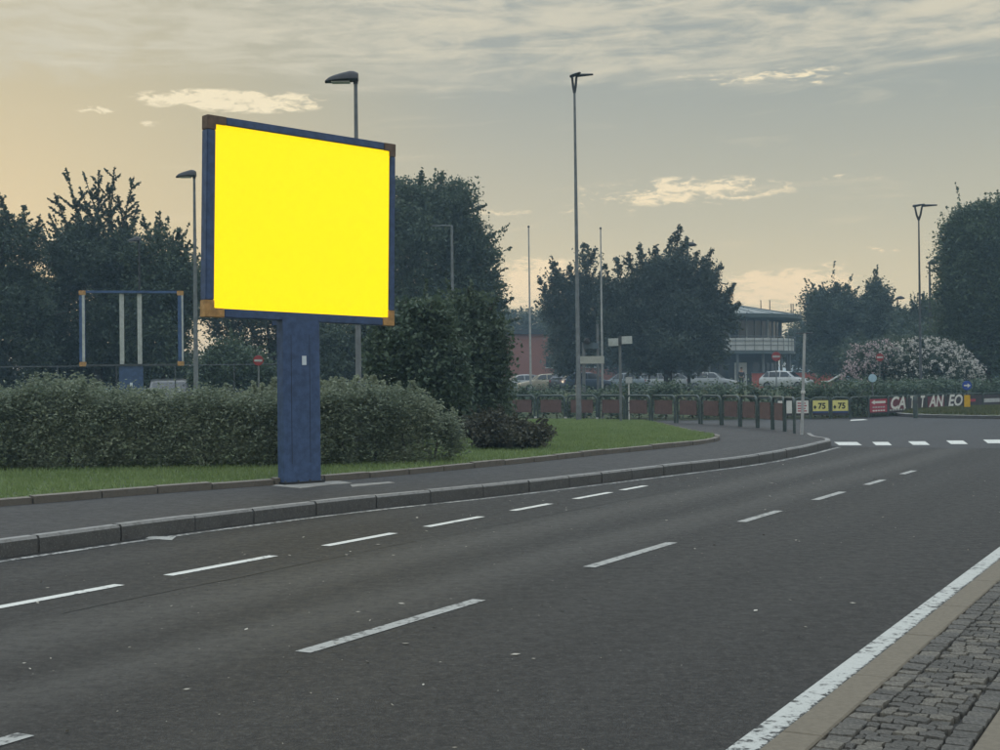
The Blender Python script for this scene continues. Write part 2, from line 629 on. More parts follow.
M_MORTAR = mat('dark_mortar', (0.05, 0.048, 0.044), 0.95, 0.3, 20, 0.6, 90)
M_GRANITE = mat('tan_stone', (0.155, 0.132, 0.098), 0.8, 0.12, 30, 0.4, 160)
M_SETT = [mat('sett_stone_%d' % i, c, 0.75, 0.42, 6, 0.8, 30, detail=9) for i, c in enumerate([(0.118, 0.110, 0.096), (0.09, 0.085, 0.076), (0.155, 0.142, 0.119), (0.105, 0.099, 0.089)])]
M_SOIL = mat('soil_and_grass', (0.045, 0.06, 0.022), 0.95, 0.4, 2.0, 0.6, 30)
M_LAWN = mat('lawn_ground', (0.08, 0.11, 0.045), 0.95, 0.35, 2.5, 0.6, 60)
M_GRASS = leaf_mat('grass_blade', (0.135, 0.20, 0.068), (0.245, 0.31, 0.125), 0.6, 0.35)
M_ROUGH = leaf_mat('rough_grass', (0.06, 0.08, 0.028), (0.13, 0.13, 0.055), 0.7, 0.25)

# ground to the horizon
gnd = MB()
gnd.add([(-3000, -600, -0.06), (3000, -600, -0.06), (3000, 4000, -0.06), (-3000, 4000, -0.06)], [(0, 1, 2, 3)])
struct('ground', gnd, M_SOIL)

# the road sheet with the junction beyond
rd = MB()
rd.add([(-60, -25, 0), (70, -25, 0), (90, 80, 0), (-60, 80, 0)], [(0, 1, 2, 3)])
road = struct('road', rd, M_ROAD)


def strip(mb, pts, w, z):
    l, r = offset(pts, w / 2), offset(pts, -w / 2)
    vs = [(p.x, p.y, z) for p in l] + [(p.x, p.y, z) for p in r]
    n = len(l)
    mb.add(vs, [(i, n + i, n + i + 1, i + 1) for i in range(n - 1)])


def RP(al, ac, z=0.0):
    """point from road coordinates (along, across)"""
    v = ALONG * al + ACROSS * ac
    return Vector((v.x, v.y, z))


def dash(name, a0, a1, ac, w, m, skew=0.0):
    mb = MB()
    vs = [RP(a0, ac - w / 2, 0.004), RP(a0 + skew, ac + w / 2, 0.004), RP(a1 + skew, ac + w / 2, 0.004), RP(a1, ac - w / 2, 0.004)]
    mb.add(vs, [(0, 1, 2, 3)])
    return mb.build(name, m, road)


LEFT_DASH = [(3.2, 4.6), (5.1, 6.35), (6.75, 8.23), (8.81, 10.26), (11.11, 12.37), (13.07, 14.34), (15.17, 16.24), (17.05, 18.27), (18.72, 19.65)]
for a0, a1 in LEFT_DASH:
    dash('lane_dash', a0, a1, -7.96 - 0.004 * a0, 0.115, M_PAINT)
CEN_DASH = [(-1.6, 0.5), (2.4, 4.47), (6.60, 8.78), (10.74, 12.74), (14.93, 16.40), (18.07, 19.55), (20.99, 22.17), (23.6, 24.6)]
for a0, a1 in CEN_DASH:
    dash('lane_dash', a0, a1, -4.93, 0.115, M_PAINT_OLD)
ed = MB()
strip(ed, [RP(a, -1.855) for a in np.linspace(-12, 30, 60)], 0.175, 0.004)
ed.build('edge_line', M_PAINT_EDGE, road)

# paler asphalt sheet over the junction
M_JUNC = road_mat('asphalt_junction', (0.040, 0.0405, 0.042), (0.062, 0.063, 0.065), (0.030, 0.030, 0.031), lanes=False)
ju = MB()
ju.add([RP(32.9, -25, .004), RP(33.1, -14, .004), RP(33.0, -6, .004), RP(33.4, 2, .004), RP(33.2, 14, .004), Vector((60, 79, .004)), Vector((-40, 79, .004))], [(0, 1, 2, 3, 4, 5, 6)])
ju.build('junction_surface', M_JUNC, road)
# dark seams where the asphalt strips meet
M_TAR = mat('tar_seam', (0.010, 0.010, 0.010), 0.6, 0.3, 20)
for ac0, a0, a1, w_ in ((-7.35, 7, 20, .011),):
    tm_ = MB()
    pts_ = []
    a = a0
    c = ac0
    while a < a1:
        pts_.append(RP(a, c))
        a += rnd.uniform(.12, .4)
        c += rnd.uniform(-.018, .018) + (ac0 - c) * .1
    l_, r_ = pts_, pts_
    n_ = len(pts_)
    ww = [w_ * rnd.uniform(.25, 1.2) for _ in pts_]
    vs_ = [p - ACROSS * q + Vector((0, 0, .003)) for p, q in zip(pts_, ww)] + [p + ACROSS * q + Vector((0, 0, .003)) for p, q in zip(pts_, ww)]
    tm_.add(vs_, [(i, n_ + i, n_ + i + 1, i + 1) for i in range(n_ - 1)])
    tm_.build('tar_seam', M_TAR, road)

# crossing blocks in front of the roundabout
for (u0, u1, v0, v1, sk) in [(834, 857, 442.0, 445.2, 5), (872, 888, 441.9, 445.2, 4), (908, 925, 441.3, 444.9, 5), (946, 963, 440.5, 444.0, 5), (983, 1003, 439.6, 443.2, 5), (1022, 1042, 438.8, 442.4, 5)]:
    mb = MB()
    mb.add([G(u0 + sk, v1, 0.008), G(u1 + sk, v1, 0.008), G(u1, v0, 0.008), G(u0, v0, 0.008)], [(0, 1, 2, 3)])
    mb.build('crossing_block', M_PAINT, road)
gv = MB()
gv.add([G(850, 420.8, 0.008), G(868, 419.9, 0.008), G(863, 419.1, 0.008), G(851, 419.7, 0.008)], [(0, 1, 2, 3)])
gv.build('give_way_mark', M_PAINT, road)

# ---- left kerb line, from beyond the frame to the corner tip
kpx = [(0, 540.5), (175, 518), (350, 498), (500, 483.5), (650, 467), (750, 455.5), (800, 447), (822, 442.2)]
kline = [G(u, v, 0) for u, v in kpx]
kline = [G(u, v, KZ) for u, v in kpx]
for p in kline:
    p.z = 0
back = kline[0] - kline[1]
kline = [kline[0] + back.normalized() * s for s in (16, 8)] + kline
tipa, tipb, tipc = (G(831, 440.2, KZ), G(829, 438.2, KZ), G(816, 436.2, KZ))
for p in (tipa, tipb, tipc):
    p.z = 0

# ---- the curve of barrier hoops round the corner
hp = [795, 784.5, 772.5, 757.5, 740, 721.5, 700.5, 676, 651, 625.5, 598, 566, 536, 508]
hoop_pts = [G(hp[0], 433.3, KZ)]
HL = 1.62
for u in hp[1:]:
    q = hoop_pts[-1]
    lo, best = None, None
    for k in range(400):
        d = q.y + k * 0.01
        c = D(u, 400, d)
        c.z = KZ
        if (c - q).xy.length >= HL:
            best = c
            break
        best = c
    hoop_pts.append(best)
hline = [Vector((p.x, p.y, 0)) for p in hoop_pts]
outer = offset(hline, -0.45)
far_left = [hline[-1] + Vector((-6, 0.4, 0)), hline[-1] + Vector((-40, 2, 0))]
front = spread(kline + [tipa], 0.5)
corner = spread([tipa, tipb, tipc, outer[0]], 0.3)
rim = front[:-1] + corner + outer[1:] + [far_left[0] + Vector((0, .45, 0)), far_left[1] + Vector((0, .45, 0))]
pv = MB()
pv.prism([(p.x, p.y) for p in offset(front, 0.07)[:-1] + offset(corner, 0.07) + outer[1:] + [far_left[0] + Vector((0, .45, 0)), far_left[1] + Vector((0, .45, 0))]] + [(-60, 20), (-60, -5)], -0.02, KZ - 0.004)
struct('pavement', pv, M_PAVE)

# kerb stones along the front and round the corner
kb = MB()
kfront = front[:-1] + corner
inn = offset(kfront, 0.10)
kb.loft([[(a.x, a.y, 0.0), (b.x, b.y, 0.0), (b.x, b.y, KZ - 0.02), (a.x, a.y, KZ - 0.02)] for a, b in zip(offset(kfront, 0.012), offset(kfront, 0.13))])
kerb = struct('kerb', kb, mat('kerb_mortar', (0.06, 0.058, 0.055), 0.95, 0.3, 20, 0.6, 90))
kp = even(kfront, 0.02)
i = 0
lens = []
while i < len(kp) - 20:
    n = int(rnd.uniform(46, 56))
    seg = kp[i:min(i + n, len(kp))]
    i += n
    seg = seg[::12] + [seg[-1]] if len(seg) % 12 != 1 else seg[::12]
    if len(seg) < 2:
        continue
    seg[0] = seg[0].lerp(seg[1], 0.012)
    seg[-1] = seg[-1].lerp(seg[-2], 0.012)
    dz = rnd.uniform(-0.006, 0.006)
    dy = rnd.uniform(-0.007, 0.007)
    a, b = offset(seg, 0.0 + dy), offset(seg, 0.14 + dy)
    a2, b2 = offset(seg, 0.022 + dy), offset(seg, 0.135 + dy)
    mb = MB()
    mb.loft([[(p.x, p.y, -0.01), (p.x, p.y, KZ - 0.025 + dz), (q.x, q.y, KZ + 0.003 + dz), (s.x, s.y, KZ + 0.003 + dz), (r_.x, r_.y, KZ - 0.01)] for p, q, s, r_ in zip(a, a2, b2, b)])
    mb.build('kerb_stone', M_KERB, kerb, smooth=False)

# thin worn white line beside the kerb
tl = MB()
strip(tl, [p for p in offset(front, -0.20)], 0.10, 0.004)
tl.build('edge_line', M_PAINT_THIN, road)
pt = MB()
pt.add([G(145, 538.5, .005), G(172, 540, .005), G(176, 536.5, .005), G(150, 536, .005)], [(0, 1, 2, 3)])
pt.build('paint_patch', M_PAINT_OLD, road)

# ---- lawn behind the pavement with its stone edging
epx = [(0, 499), (152, 487.3), (280, 478.5), (350, 473.7), (500, 460.3), (600, 450.3), (670, 443.6), (700, 440.2), (713, 437.6)]
eline = [G(u, v, KZ + 0.08) for u, v in epx]
for p in eline:
    p.z = 0
bk = (eline[0] - eline[1]).normalized()
nose = [G(u, v, KZ + 0.08) for u, v in [(716, 435.6), (711, 433.6), (697, 431.8)]]
inner = offset(hline, 1.15)[7:]
eline = [eline[0] + bk * s for s in (16, 8)] + eline
ecurve = spread(eline + [Vector((p.x, p.y, 0)) for p in nose] + inner, 0.4)
lawn_poly = ecurve + [far_left[0] + Vector((0, -1.1, 0)), far_left[1] + Vector((0, -1.1, 0)), Vector((-58, 24, 0))]
lw = MB()
lw.prism([(p.x, p.y) for p in lawn_poly], 0.02, LZ)
struct('lawn_ground', lw, M_LAWN)
eb = MB()
eb.loft([[(a.x, a.y, 0.05), (b.x, b.y, 0.05), (b.x, b.y, LZ - 0.01), (a.x, a.y, LZ - 0.01)] for a, b in zip(offset(ecurve, -0.085), offset(ecurve, 0.01))])
edging = struct('lawn_edging', eb, M_MORTAR)
ep = even(ecurve, 0.02)
i = 0
while i < len(ep) - 10:
    n = int(rnd.uniform(44, 56))
    seg = ep[i:min(i + n, len(ep))]
    i += n
    seg = seg[::11] + [seg[-1]]
    if len(seg) < 3 or (seg[-1] - seg[-2]).length < 1e-4:
        seg = seg[:-1]
    if len(seg) < 2:
        continue
    seg[0] = seg[0].lerp(seg[1], 0.018)
    seg[-1] = seg[-1].lerp(seg[-2], 0.018)
    dz, dy = rnd.uniform(-0.012, 0.012), rnd.uniform(-0.01, 0.01)
    a, b = offset(seg, -0.10 + dy), offset(seg, 0.02 + dy)
    mb = MB()
    mb.loft([[(p.x, p.y, KZ - 0.03), (p.x, p.y, KZ + 0.085 + dz), (q.x, q.y, KZ + 0.095 + dz), (q.x, q.y, KZ - 0.03)] for p, q in zip(a, b)])
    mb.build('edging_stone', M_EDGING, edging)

# pale concrete pad and repair patch round the big pillar
for pts_, nm in ([[(272, 485.5), (300, 488), (330, 484.5), (352, 482.8), (340, 480.8), (318, 481.5), (285, 482.5)], 'concrete_pad'], [[(352, 486.6), (395, 482.6), (389, 481.6), (350, 484.4)], 'repair_patch']):
    mb = MB()
    mb.prism([G(u, v, KZ + 0.004).xy for u, v in pts_], KZ - 0.02, KZ + 0.004)
    o = mb.build(nm, mat('pale_concrete', (0.24, 0.235, 0.22), 0.85, 0.2, 8, 0.4, 60))
    tag(o, kind='structure')

# ---- stone strip and setts beside the camera
sw = MB()
sw.prism([RP(-14, -1.745).xy, RP(34, -1.745).xy, RP(34, 3.5).xy, RP(-14, 3.5).xy], -0.01, RZ - 0.03)
walk = struct('cobbled_pavement', sw, M_MORTAR)


def slab_row(ac0, ac1, L, gap, name, m, parent, a0=-6, a1=30, jit=0.004):
    a = a0
    while a < a1:
        l = L * rnd.uniform(0.92, 1.08)
        mb = MB()
        z = RZ + rnd.uniform(-jit, jit) * 0.5
        c = 0.008
        rings = []
        lo = [RP(a + gap, ac0, RZ - 0.06), RP(a + gap, ac1, RZ - 0.06), RP(a + l - gap, ac1, RZ - 0.06), RP(a + l - gap, ac0, RZ - 0.06)]
        up = [Vector((p.x, p.y, z - c)) for p in lo]
        tp = [RP(a + gap + c, ac0 + c, z), RP(a + gap + c, ac1 - c, z), RP(a + l - gap - c, ac1 - c, z), RP(a + l - gap - c, ac0 + c, z)]
        mb.loft([lo, up, tp])
        mb.build(name, m, parent)
        a += l


slab_row(-1.755, -1.572, 1.25, 0.003, 'kerb_slab', M_GRANITE, walk, -3, 30)
slab_row(-0.965, -0.72, 1.1, 0.003, 'paving_slab', M_GRANITE, walk, -3, 22)
# setts: border rows along the strips, courses across between them
sett_specs = []
for (c0, c1) in ((-1.565, -1.455), (-1.085, -0.975)):
    a = -1.0
    while a < 16:
        l = rnd.uniform(0.085, 0.145)
        sett_specs.append((a + l / 2, (c0 + c1) / 2 + rnd.uniform(-.003, .003), l - 0.006, c1 - c0 - 0.007))
        a += l
a = -1.0
while a < 16:
    row = rnd.uniform(0.072, 0.100)
    c = -1.448 + rnd.uniform(-0.05, 0.0)
    first = True
    while c < -1.10:
        w = rnd.uniform(0.07, 0.118)
        e = min(c + w, -1.092)
        s = max(c, -1.448)
        if e - s > 0.035:
            sett_specs.append((a + row / 2 + rnd.uniform(-.01, .01), (s + e) / 2, row - 0.007 + rnd.uniform(-.005, .003), e - s - 0.007))
        c += w
    a += row
    if rnd.random() < .02:
        a += 0.02


def sett_mesh(seed):
    r_ = random.Random(seed)
    j = lambda s: r_.uniform(-s, s)
    base = [(-.5, -.5), (.0 + j(.1), -.5 - abs(j(.04))), (.5, -.5), (.5 + abs(j(.04)), j(.1)), (.5, .5), (j(.1), .5 + abs(j(.03))), (-.5, .5), (-.5 - abs(j(.03)), j(.1))]
    base = [(x + j(.045), y + j(.045)) for x, y in base]
    rings = [[(x, y, -0.05) for x, y in base], [(x * .99, y * .99, -0.010) for x, y in base], [(x * .945, y * .945, -0.001 + j(.003)) for x, y in base], [(x * .5 + j(.08), y * .5 + j(.08), 0.001 + j(.004)) for x, y in base]]
    mb = MB().loft(rings)
    return mb.mesh('sett', smooth=False)


variants = []
for k in range(12):
    me = sett_mesh(k)
    me.materials.append(M_SETT[k % 4])
    variants.append(me)
ang = math.atan2(ALONG.y, ALONG.x)


def in_view(p, mar=0.02):
    v = ROT.transposed() @ (p - CAM)
    if v.z > -0.1:
        return None
    u, w = v.x / -v.z * F + 500, 375 - v.y / -v.z * F
    return (u, w) if -20 < u < 1020 and -20 < w < 770 else None


near, rest = [], []
for s in sett_specs:
    p = RP(s[0], s[1], RZ)
    (near if in_view(p) else rest).append((p.length, s))
near.sort(key=lambda q: q[0])
rest += near[300:]
for dist_, (sa, sc_, l, w) in near[:300]:
    o = bpy.data.objects.new('sett', rnd.choice(variants))
    o.location = RP(sa, sc_, RZ + rnd.uniform(-0.007, 0.004))
    o.rotation_euler = (rnd.uniform(-.03, .03), rnd.uniform(-.03, .03), ang + rnd.uniform(-.03, .03))
    o.scale = (l, w, 1)
    COL.objects.link(o)
    o.parent = walk
mb = MB()
for dist_, (sa, sc_, l, w) in rest:
    me = rnd.choice(variants)
    mtx = Matrix.Translation(RP(sa, sc_, RZ + rnd.uniform(-.007, .004))) @ Matrix.Rotation(ang + rnd.uniform(-.03, .03), 4, 'Z') @ Matrix.Diagonal((l, w, 1, 1))
    mb.add([mtx @ v.co for v in me.vertices], [tuple(p.vertices) for p in me.polygons])
o = mb.build('setts', M_SETT[0], walk, smooth=True)
o['kind'] = 'stuff'

# ---- higher ground behind the far barrier
FAR = [(700, 57.5), (745, 57.6), (784, 57.6), (850, 57.8), (890, 61), (940, 66.5), (1000, 71), (1060, 74), (1150, 77), (1260, 80)]
far_line = [D(u, 400, d) for u, d in FAR]
for p in far_line:
    p.z = 0


def far_y(x):
    if x <= far_line[0].x:
        return far_line[0].y
    for a, b in zip(far_line, far_line[1:]):
        if a.x <= x <= b.x:
            return a.y + (b.y - a.y) * (x - a.x) / (b.x - a.x)
    return far_line[-1].y + (x - far_line[-1].x) * 0.4


def land_z(x, y):
    u = min(1, max(0, (y - far_y(x) - 2.0) / 13))
    return 1.0 * u * u * (3 - 2 * u)


tm = MB()
xs = list(np.linspace(-260, -20, 9)) + list(np.linspace(-15, 60, 40)) + list(np.linspace(70, 260, 8))
ts = [0.45, 2, 4, 6, 8, 10, 12, 15, 20, 40, 100, 250, 500]
vs = []
for x in xs:
    for k, t_ in enumerate(ts):
        y = far_y(x) + t_
        vs.append((x, y, 0.02 + land_z(x, y) if k < len(ts) - 1 else 0.0))
nt = len(ts)
tm.add(vs, [(i * nt + k, (i + 1) * nt + k, (i + 1) * nt + k + 1, i * nt + k + 1) for i in range(len(xs) - 1) for k in range(nt - 1)])
struct('terrain', tm, M_SOIL, smooth=True)

# ---- roundabout island
IC = Vector((65 * math.sin(R(22.5)), 65 * math.cos(R(22.5)), 0))
IR = 7.0
isl = MB()
rings = []
for f_, z in ((0.985, 0.05), (0.985, 0.13), (0.9, 0.17), (0.75, 0.23), (0.5, 0.30), (0.2, 0.34), (0.02, 0.35)):
    rings.append([(IC.x + IR * f_ * math.cos(2 * math.pi * k / 72), IC.y + IR * f_ * math.sin(2 * math.pi * k / 72), z + 0.02 * math.sin(k * 1.7)) for k in range(72)])
isl.loft(rings)
struct('roundabout_island', isl, mat('island_ground', (0.06, 0.07, 0.03), 0.95, 0.4, 3, 0.6, 40), smooth=True)
ik = MB()
ik.add([], [])
ring = [Vector((IC.x + IR * math.cos(a_), IC.y + IR * math.sin(a_), 0)) for a_ in np.linspace(0, 2 * math.pi, 73)]
ik.loft([[(p.x, p.y, 0.0), (p.x, p.y, 0.14), (q.x, q.y, 0.15), (q.x, q.y, 0.0)] for p, q in zip(ring, [IC + (p - IC) * 0.965 for p in ring])], cap=False)
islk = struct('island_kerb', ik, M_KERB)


# ---- grass
def poly_mask(poly, P):
    inside = np.zeros(len(P), bool)
    x, y = P[:, 0], P[:, 1]
    n = len(poly)
    for i in range(n):
        x1, y1 = poly[i]
        x2, y2 = poly[(i + 1) % n]
        c = ((y1 > y) != (y2 > y)) & (x < (x2 - x1) * (y - y1) / ((y2 - y1) or 1e-9) + x1)
        inside ^= c
    return inside


def blades(P, h, w, rng, lean=0.35):
    n = len(P)
    a = rng.uniform(0, 2 * np.pi, n)
    hh = h * rng.uniform(0.5, 1.35, n)
    t = np.stack([rng.normal(size=n) * lean * hh, rng.normal(size=n) * lean * hh, hh], 1)
    s = np.stack([np.cos(a), np.sin(a), np.zeros(n)], 1) * (w / 2)
    V = np.stack([P - s, P + s, P + t], 1).reshape(-1, 3)
    return V, np.arange(3 * n).reshape(n, 3)


rng = np.random.default_rng(3)
lp = [(p.x, p.y) for p in offset(ecurve, 0.03)] + [(far_left[0].x, far_left[0].y - 1.1), (-14, 52), (-20, 30)]
P = np.column_stack([rng.uniform(-13, 7, 330000), rng.uniform(14, 52, 330000)])
P = P[poly_mask(lp, P)]
uy = P[:, 1]
keep = (P[:, 0] > -0.50 * uy) & ((uy < 25.5) | (P[:, 0] > -2.2))
P = P[keep][:125000]
P3 = np.column_stack([P, np.full(len(P), LZ - 0.01)])
V, Q = blades(P3, 0.075, 0.022, rng)
tag(link('grass', np_mesh('grass', V, Q), M_GRASS), 'short green grass of the lawn behind the stone edging', 'grass', kind='stuff')
ang_ = rng.uniform(0, 2 * np.pi, 30000)
rr = np.sqrt(rng.uniform(0, 1, 30000)) * IR * 0.955
zz = np.interp(rr / IR, [0, .2, .5, .75, .9, 1], [.35, .34, .30, .23, .17, .13])
V, Q = blades(np.column_stack([IC.x + rr * np.cos(ang_), IC.y + rr * np.sin(ang_), zz - .02]), 0.16, 0.04, rng, 0.5)
tag(link('rough_grass', np_mesh('rough_grass', V, Q), M_ROUGH), 'dry rough grass covering the roundabout mound', 'grass', kind='stuff')

# small pale leaves and grit lying on the road
n = 1500
al_, ac_ = rng.uniform(2.5, 26, n), rng.uniform(-8.8, -2.1, n)
keep = rng.uniform(size=n) < np.where(ac_ < -4.2, 0.8, 0.3)
al_, ac_ = al_[keep], ac_[keep]
P3 = np.array([tuple(RP(a, c, 0.008)) for a, c in zip(al_, ac_)])
sz = 0.009 + 0.026 * rng.uniform(size=len(P3)) ** 4
V, Q = leaves(P3, 1.0, rng)
V = (V.reshape(-1, 4, 3) - P3[:, None]) * sz[:, None, None] * np.array([1, 1, .25]) + P3[:, None]
tag(link('road_litter', np_mesh('road_litter', V.reshape(-1, 3), Q), leaf_mat('litter', (0.25, 0.22, 0.17), (0.5, 0.48, 0.42), 0.9, 0.0)), 'pale grit and leaf scraps scattered over the asphalt', 'litter', kind='stuff')

# ================================================================== THINGS
M_BLUE = mat('blue_paint', (0.046, 0.080, 0.168), 0.5, 0.22, 9, 0.25, 60, spec=0.4)
M_BLUE_DULL = mat('dull_blue_paint', (0.045, 0.085, 0.19), 0.6, 0.25, 5, 0.2, 40)
M_OCHRE = mat('ochre_corner', (0.42, 0.235, 0.085), 0.65, 0.25, 12, 0.2, 60)
M_PALEBAR = mat('pale_grey_bar', (0.40, 0.42, 0.41), 0.6, 0.15, 6)
M_YELLOW_GLOW = mat('yellow_panel_glow', (0.4, 0.32, 0.0), 0.6, 0.0, 1, emit=(0.92, 0.635, 0.0, 1.0))  # glow added to the plain yellow panel, which is no lamp
M_STICKER = mat('pale_sticker', (0.6, 0.66, 0.7), 0.5, 0.05)
M_DARKMET = mat('dark_metal', (0.035, 0.036, 0.04), 0.5, 0.2, 8, metal=0.3)
M_GALV = mat('galvanised_steel', (0.15, 0.165, 0.175), 0.55, 0.2, 5, metal=0.3)
M_GALVDARK = mat('weathered_steel', (0.065, 0.072, 0.078), 0.6, 0.25, 4, metal=0.2)
M_POLEGREY = mat('pale_pole', (0.34, 0.35, 0.35), 0.55, 0.15, 4)
M_POLEWHITE = mat('white_pole_paint', (0.5, 0.5, 0.47), 0.55, 0.15, 4)
M_GREENMET = mat('dark_green_metal', (0.05, 0.07, 0.066), 0.3, 0.2, 6, spec=0.4)
M_BROWN = mat('brown_board', (0.115, 0.068, 0.06), 0.75, 0.2, 5, 0.2, 30)
M_WHITEB = mat('white_board', (0.62, 0.62, 0.58), 0.6, 0.08, 5)
M_YELLOWB = mat('pale_yellow_board', (0.62, 0.58, 0.20), 0.6, 0.08, 5)
M_REDB = mat('crimson_board', (0.33, 0.035, 0.06), 0.6, 0.1, 5)
M_REDDARK = mat('dark_red_print', (0.12, 0.02, 0.035), 0.6, 0.2, 5)
M_DARKB = mat('dark_board', (0.035, 0.028, 0.032), 0.6, 0.2, 5)
M_BLACK = mat('black_print', (0.012, 0.012, 0.012), 0.7, 0.1)
M_NAVY = mat('navy_print', (0.03, 0.06, 0.17), 0.6, 0.1)
M_SIGNRED = mat('sign_red', (0.27, 0.03, 0.03), 0.5, 0.1)
M_SIGNBLUE = mat('sign_blue', (0.02, 0.06, 0.30), 0.45, 0.1)
M_AMBER = mat('amber_board', (0.60, 0.36, 0.02), 0.5, 0.1)
M_TYRE = mat('tyre_rubber', (0.012, 0.012, 0.012), 0.85, 0.2)
M_BARK = mat('bark', (0.055, 0.045, 0.035), 0.9, 0.35, 7, 0.8, 25)
M_GLASS = glass_mat('dark_glass')
M_CHROME = mat('lamp_lens', (0.55, 0.55, 0.52), 0.2, 0.05, spec=0.6)
M_TAIL = mat('tail_lamp_red', (0.25, 0.015, 0.012), 0.3, 0.05)


def shift(mb, v):
    mb.v = [(p[0] - v[0], p[1] - v[1], p[2] - v[2]) for p in mb.v]
    return mb


def frame_fn(O, U, N, up):
    """local panel frame: u along, v up, w towards the viewer"""
    return lambda u, v, w=0.0: O + U * u + up * v + N * w


def slab(P, u0, u1, v0, v1, w0, w1):
    mb = MB()
    vs = [P(u, v, w) for w in (w0, w1) for v in (v0, v1) for u in (u0, u1)]
    return mb.add(vs, [(0, 2, 3, 1), (4, 5, 7, 6), (0, 1, 5, 4), (2, 6, 7, 3), (0, 4, 6, 2), (1, 3, 7, 5)])


def text_mesh(s, size, shear=0.0, bold=0.0):
    cu = bpy.data.curves.new('lettering', 'FONT')
    cu.body = s
    cu.size = size
    cu.shear = shear
    cu.offset = bold
    cu.align_x = 'CENTER'
    cu.align_y = 'CENTER'
    cu.resolution_u = 3
    o = bpy.data.objects.new('lettering_tmp', cu)
    COL.objects.link(o)
    bpy.context.view_layer.update()
    me = bpy.data.meshes.new_from_object(o.evaluated_get(bpy.context.evaluated_depsgraph_get()))
    bpy.data.objects.remove(o)
    return me


# ------------------------------------------------------------------ the big yellow billboard
base = G(300, 483.5, KZ)
dp = base.y
d1 = dp * 0.948
d2 = d1 * 202.6 / 181.7
A0, A1 = D(204.5, 316.6, d1), D(204, 114, d1)
B0, B1 = D(393.5, 326, d2), D(392.5, 144.3, d2)
U = ((B0 - A0) + (B1 - A1)).normalized()
upv = ((A1 - A0) + (B1 - B0)).normalized()
Nv = U.cross(upv).normalized()
upv = Nv.cross(U).normalized()
Wp = ((B0 - A0).length + (B1 - A1).length) / 2
Hp = ((A1 - A0).length + (B1 - B0).length) / 2
bb = thing('billboard', base, 'large yellow billboard with blue frame on a single blue pillar', 'billboard')
PF = frame_fn(A0, U, Nv, upv)


def bpart(name, mb, m, parent, loc, bevel=0.0):
    return shift(mb, loc).build(name, m, parent, bevel=bevel)


fw, fd = 0.135, 0.13
for nm, a in (('frame_bar', (0.30, Wp - 0.22, 0.0, 0.125)), ('frame_bar', (0.30, Wp - 0.22, Hp - 0.115, Hp)), ('frame_bar', (0.0, fw, 0.24, Hp - 0.20)), ('frame_bar', (Wp - 0.105, Wp, 0.24, Hp - 0.20))):
    bpart(nm, slab(PF, *a, -fd, 0.03), M_BLUE, bb, base, 0.012)
# L-shaped corner pieces
M_OCHRE_DARK = mat('weathered_corner', (0.13, 0.085, 0.06), 0.7, 0.25, 12, 0.2, 60)
for (su, sv, m_) in ((0, 0, M_OCHRE), (1, 0, M_OCHRE), (0, 1, M_OCHRE_DARK), (1, 1, M_OCHRE_DARK)):
    u0, u1 = (0.0, 0.30) if su == 0 else (Wp, Wp - 0.22)
    t_ = 0.138 if su == 0 else -0.108
    v0, v1 = (0.0, 0.24) if sv == 0 else (Hp, Hp - 0.20)
    s_ = 0.128 if sv == 0 else -0.118
    poly = [(u0, v0), (u1, v0), (u1, v0 + s_), (u0 + t_, v0 + s_), (u0 + t_, v1), (u0, v1)]
    mb = MB()
    e_ = 0.004
    vs = [PF(p[0], p[1], -fd - e_) for p in poly] + [PF(p[0], p[1], 0.034) for p in poly]
    mb.add(vs, [tuple(range(6)), tuple(range(11, 5, -1))] + [(i, (i + 1) % 6, 6 + (i + 1) % 6, 6 + i) for i in range(6)])
    bpart('corner_piece', mb, m_, bb, base, 0.006)
bpart('yellow_panel', slab(PF, fw - 0.01, Wp - 0.10, 0.115, Hp - 0.11, -0.05, 0.0), M_YELLOW_GLOW, bb, base)
bpart('back_panel', slab(PF, fw - 0.005, Wp - 0.10, 0.12, Hp - 0.115, -fd + 0.01, -0.055), M_BLUE_DULL, bb, base)
# horizontal stiffeners on the back
for v in (0.7, 1.5, 2.3):
    bpart('back_rail', slab(PF, 0.15, Wp - 0.12, v, v + 0.07, -fd - 0.06, -fd + 0.009), M_BLUE_DULL, bb, base)
# pillar
hU = Vector((U.x, U.y, 0)).normalized()
hN = Vector((Nv.x, Nv.y, 0)).normalized()
PP = frame_fn(base - hN * 0.04 + hU * 0.02, hU, hN, Vector((0, 0, 1)))
ptop = (A0.z + B0.z) / 2 - base.z
pw = 0.322
pil = MB()
prof = [(-pw, 0.085), (-pw, -0.085), (-pw + 0.05, -0.11), (pw - 0.05, -0.11), (pw, -0.085), (pw, 0.085), (pw - 0.03, 0.11), (-pw + 0.05, 0.11)]
pil.loft([[PP(u, z, w) for u, w in prof] for z in (-0.02, 0.6, 1.2, 1.8, ptop + 0.05)])
pillar = bpart('pillar', pil, M_BLUE, bb, base, 0.004)
bpart('back_column', slab(PP, -pw + 0.06, pw - 0.06, ptop - 0.05, ptop + 2.4, -0.30, -0.17), M_BLUE_DULL, bb, base)
bpart('foot_plate', slab(PP, -pw - 0.03, pw + 0.03, 0.004, 0.035, -0.15, 0.15), M_DARKMET, bb, base, 0.004)
for u in (-pw - .005, -.1, .1, pw + .005):
    for w in (-.13, .13):
        q = PP(u, 0.035, w)
        bpart('bolt', MB().lathe([(.016, 0), (.016, .02), (.008, .024)], q, 6), M_GALVDARK, bb, base)
st = D(301.8, 360.3, dp)
sz_ = st.z - base.z
ux = (st - base).dot(hU)
bpart('sticker', slab(PP, ux - 0.045, ux + 0.03, sz_ - 0.07, sz_ + 0.065, 0.112, 0.116), M_STICKER, pillar, Vector((0, 0, 0)) + base)
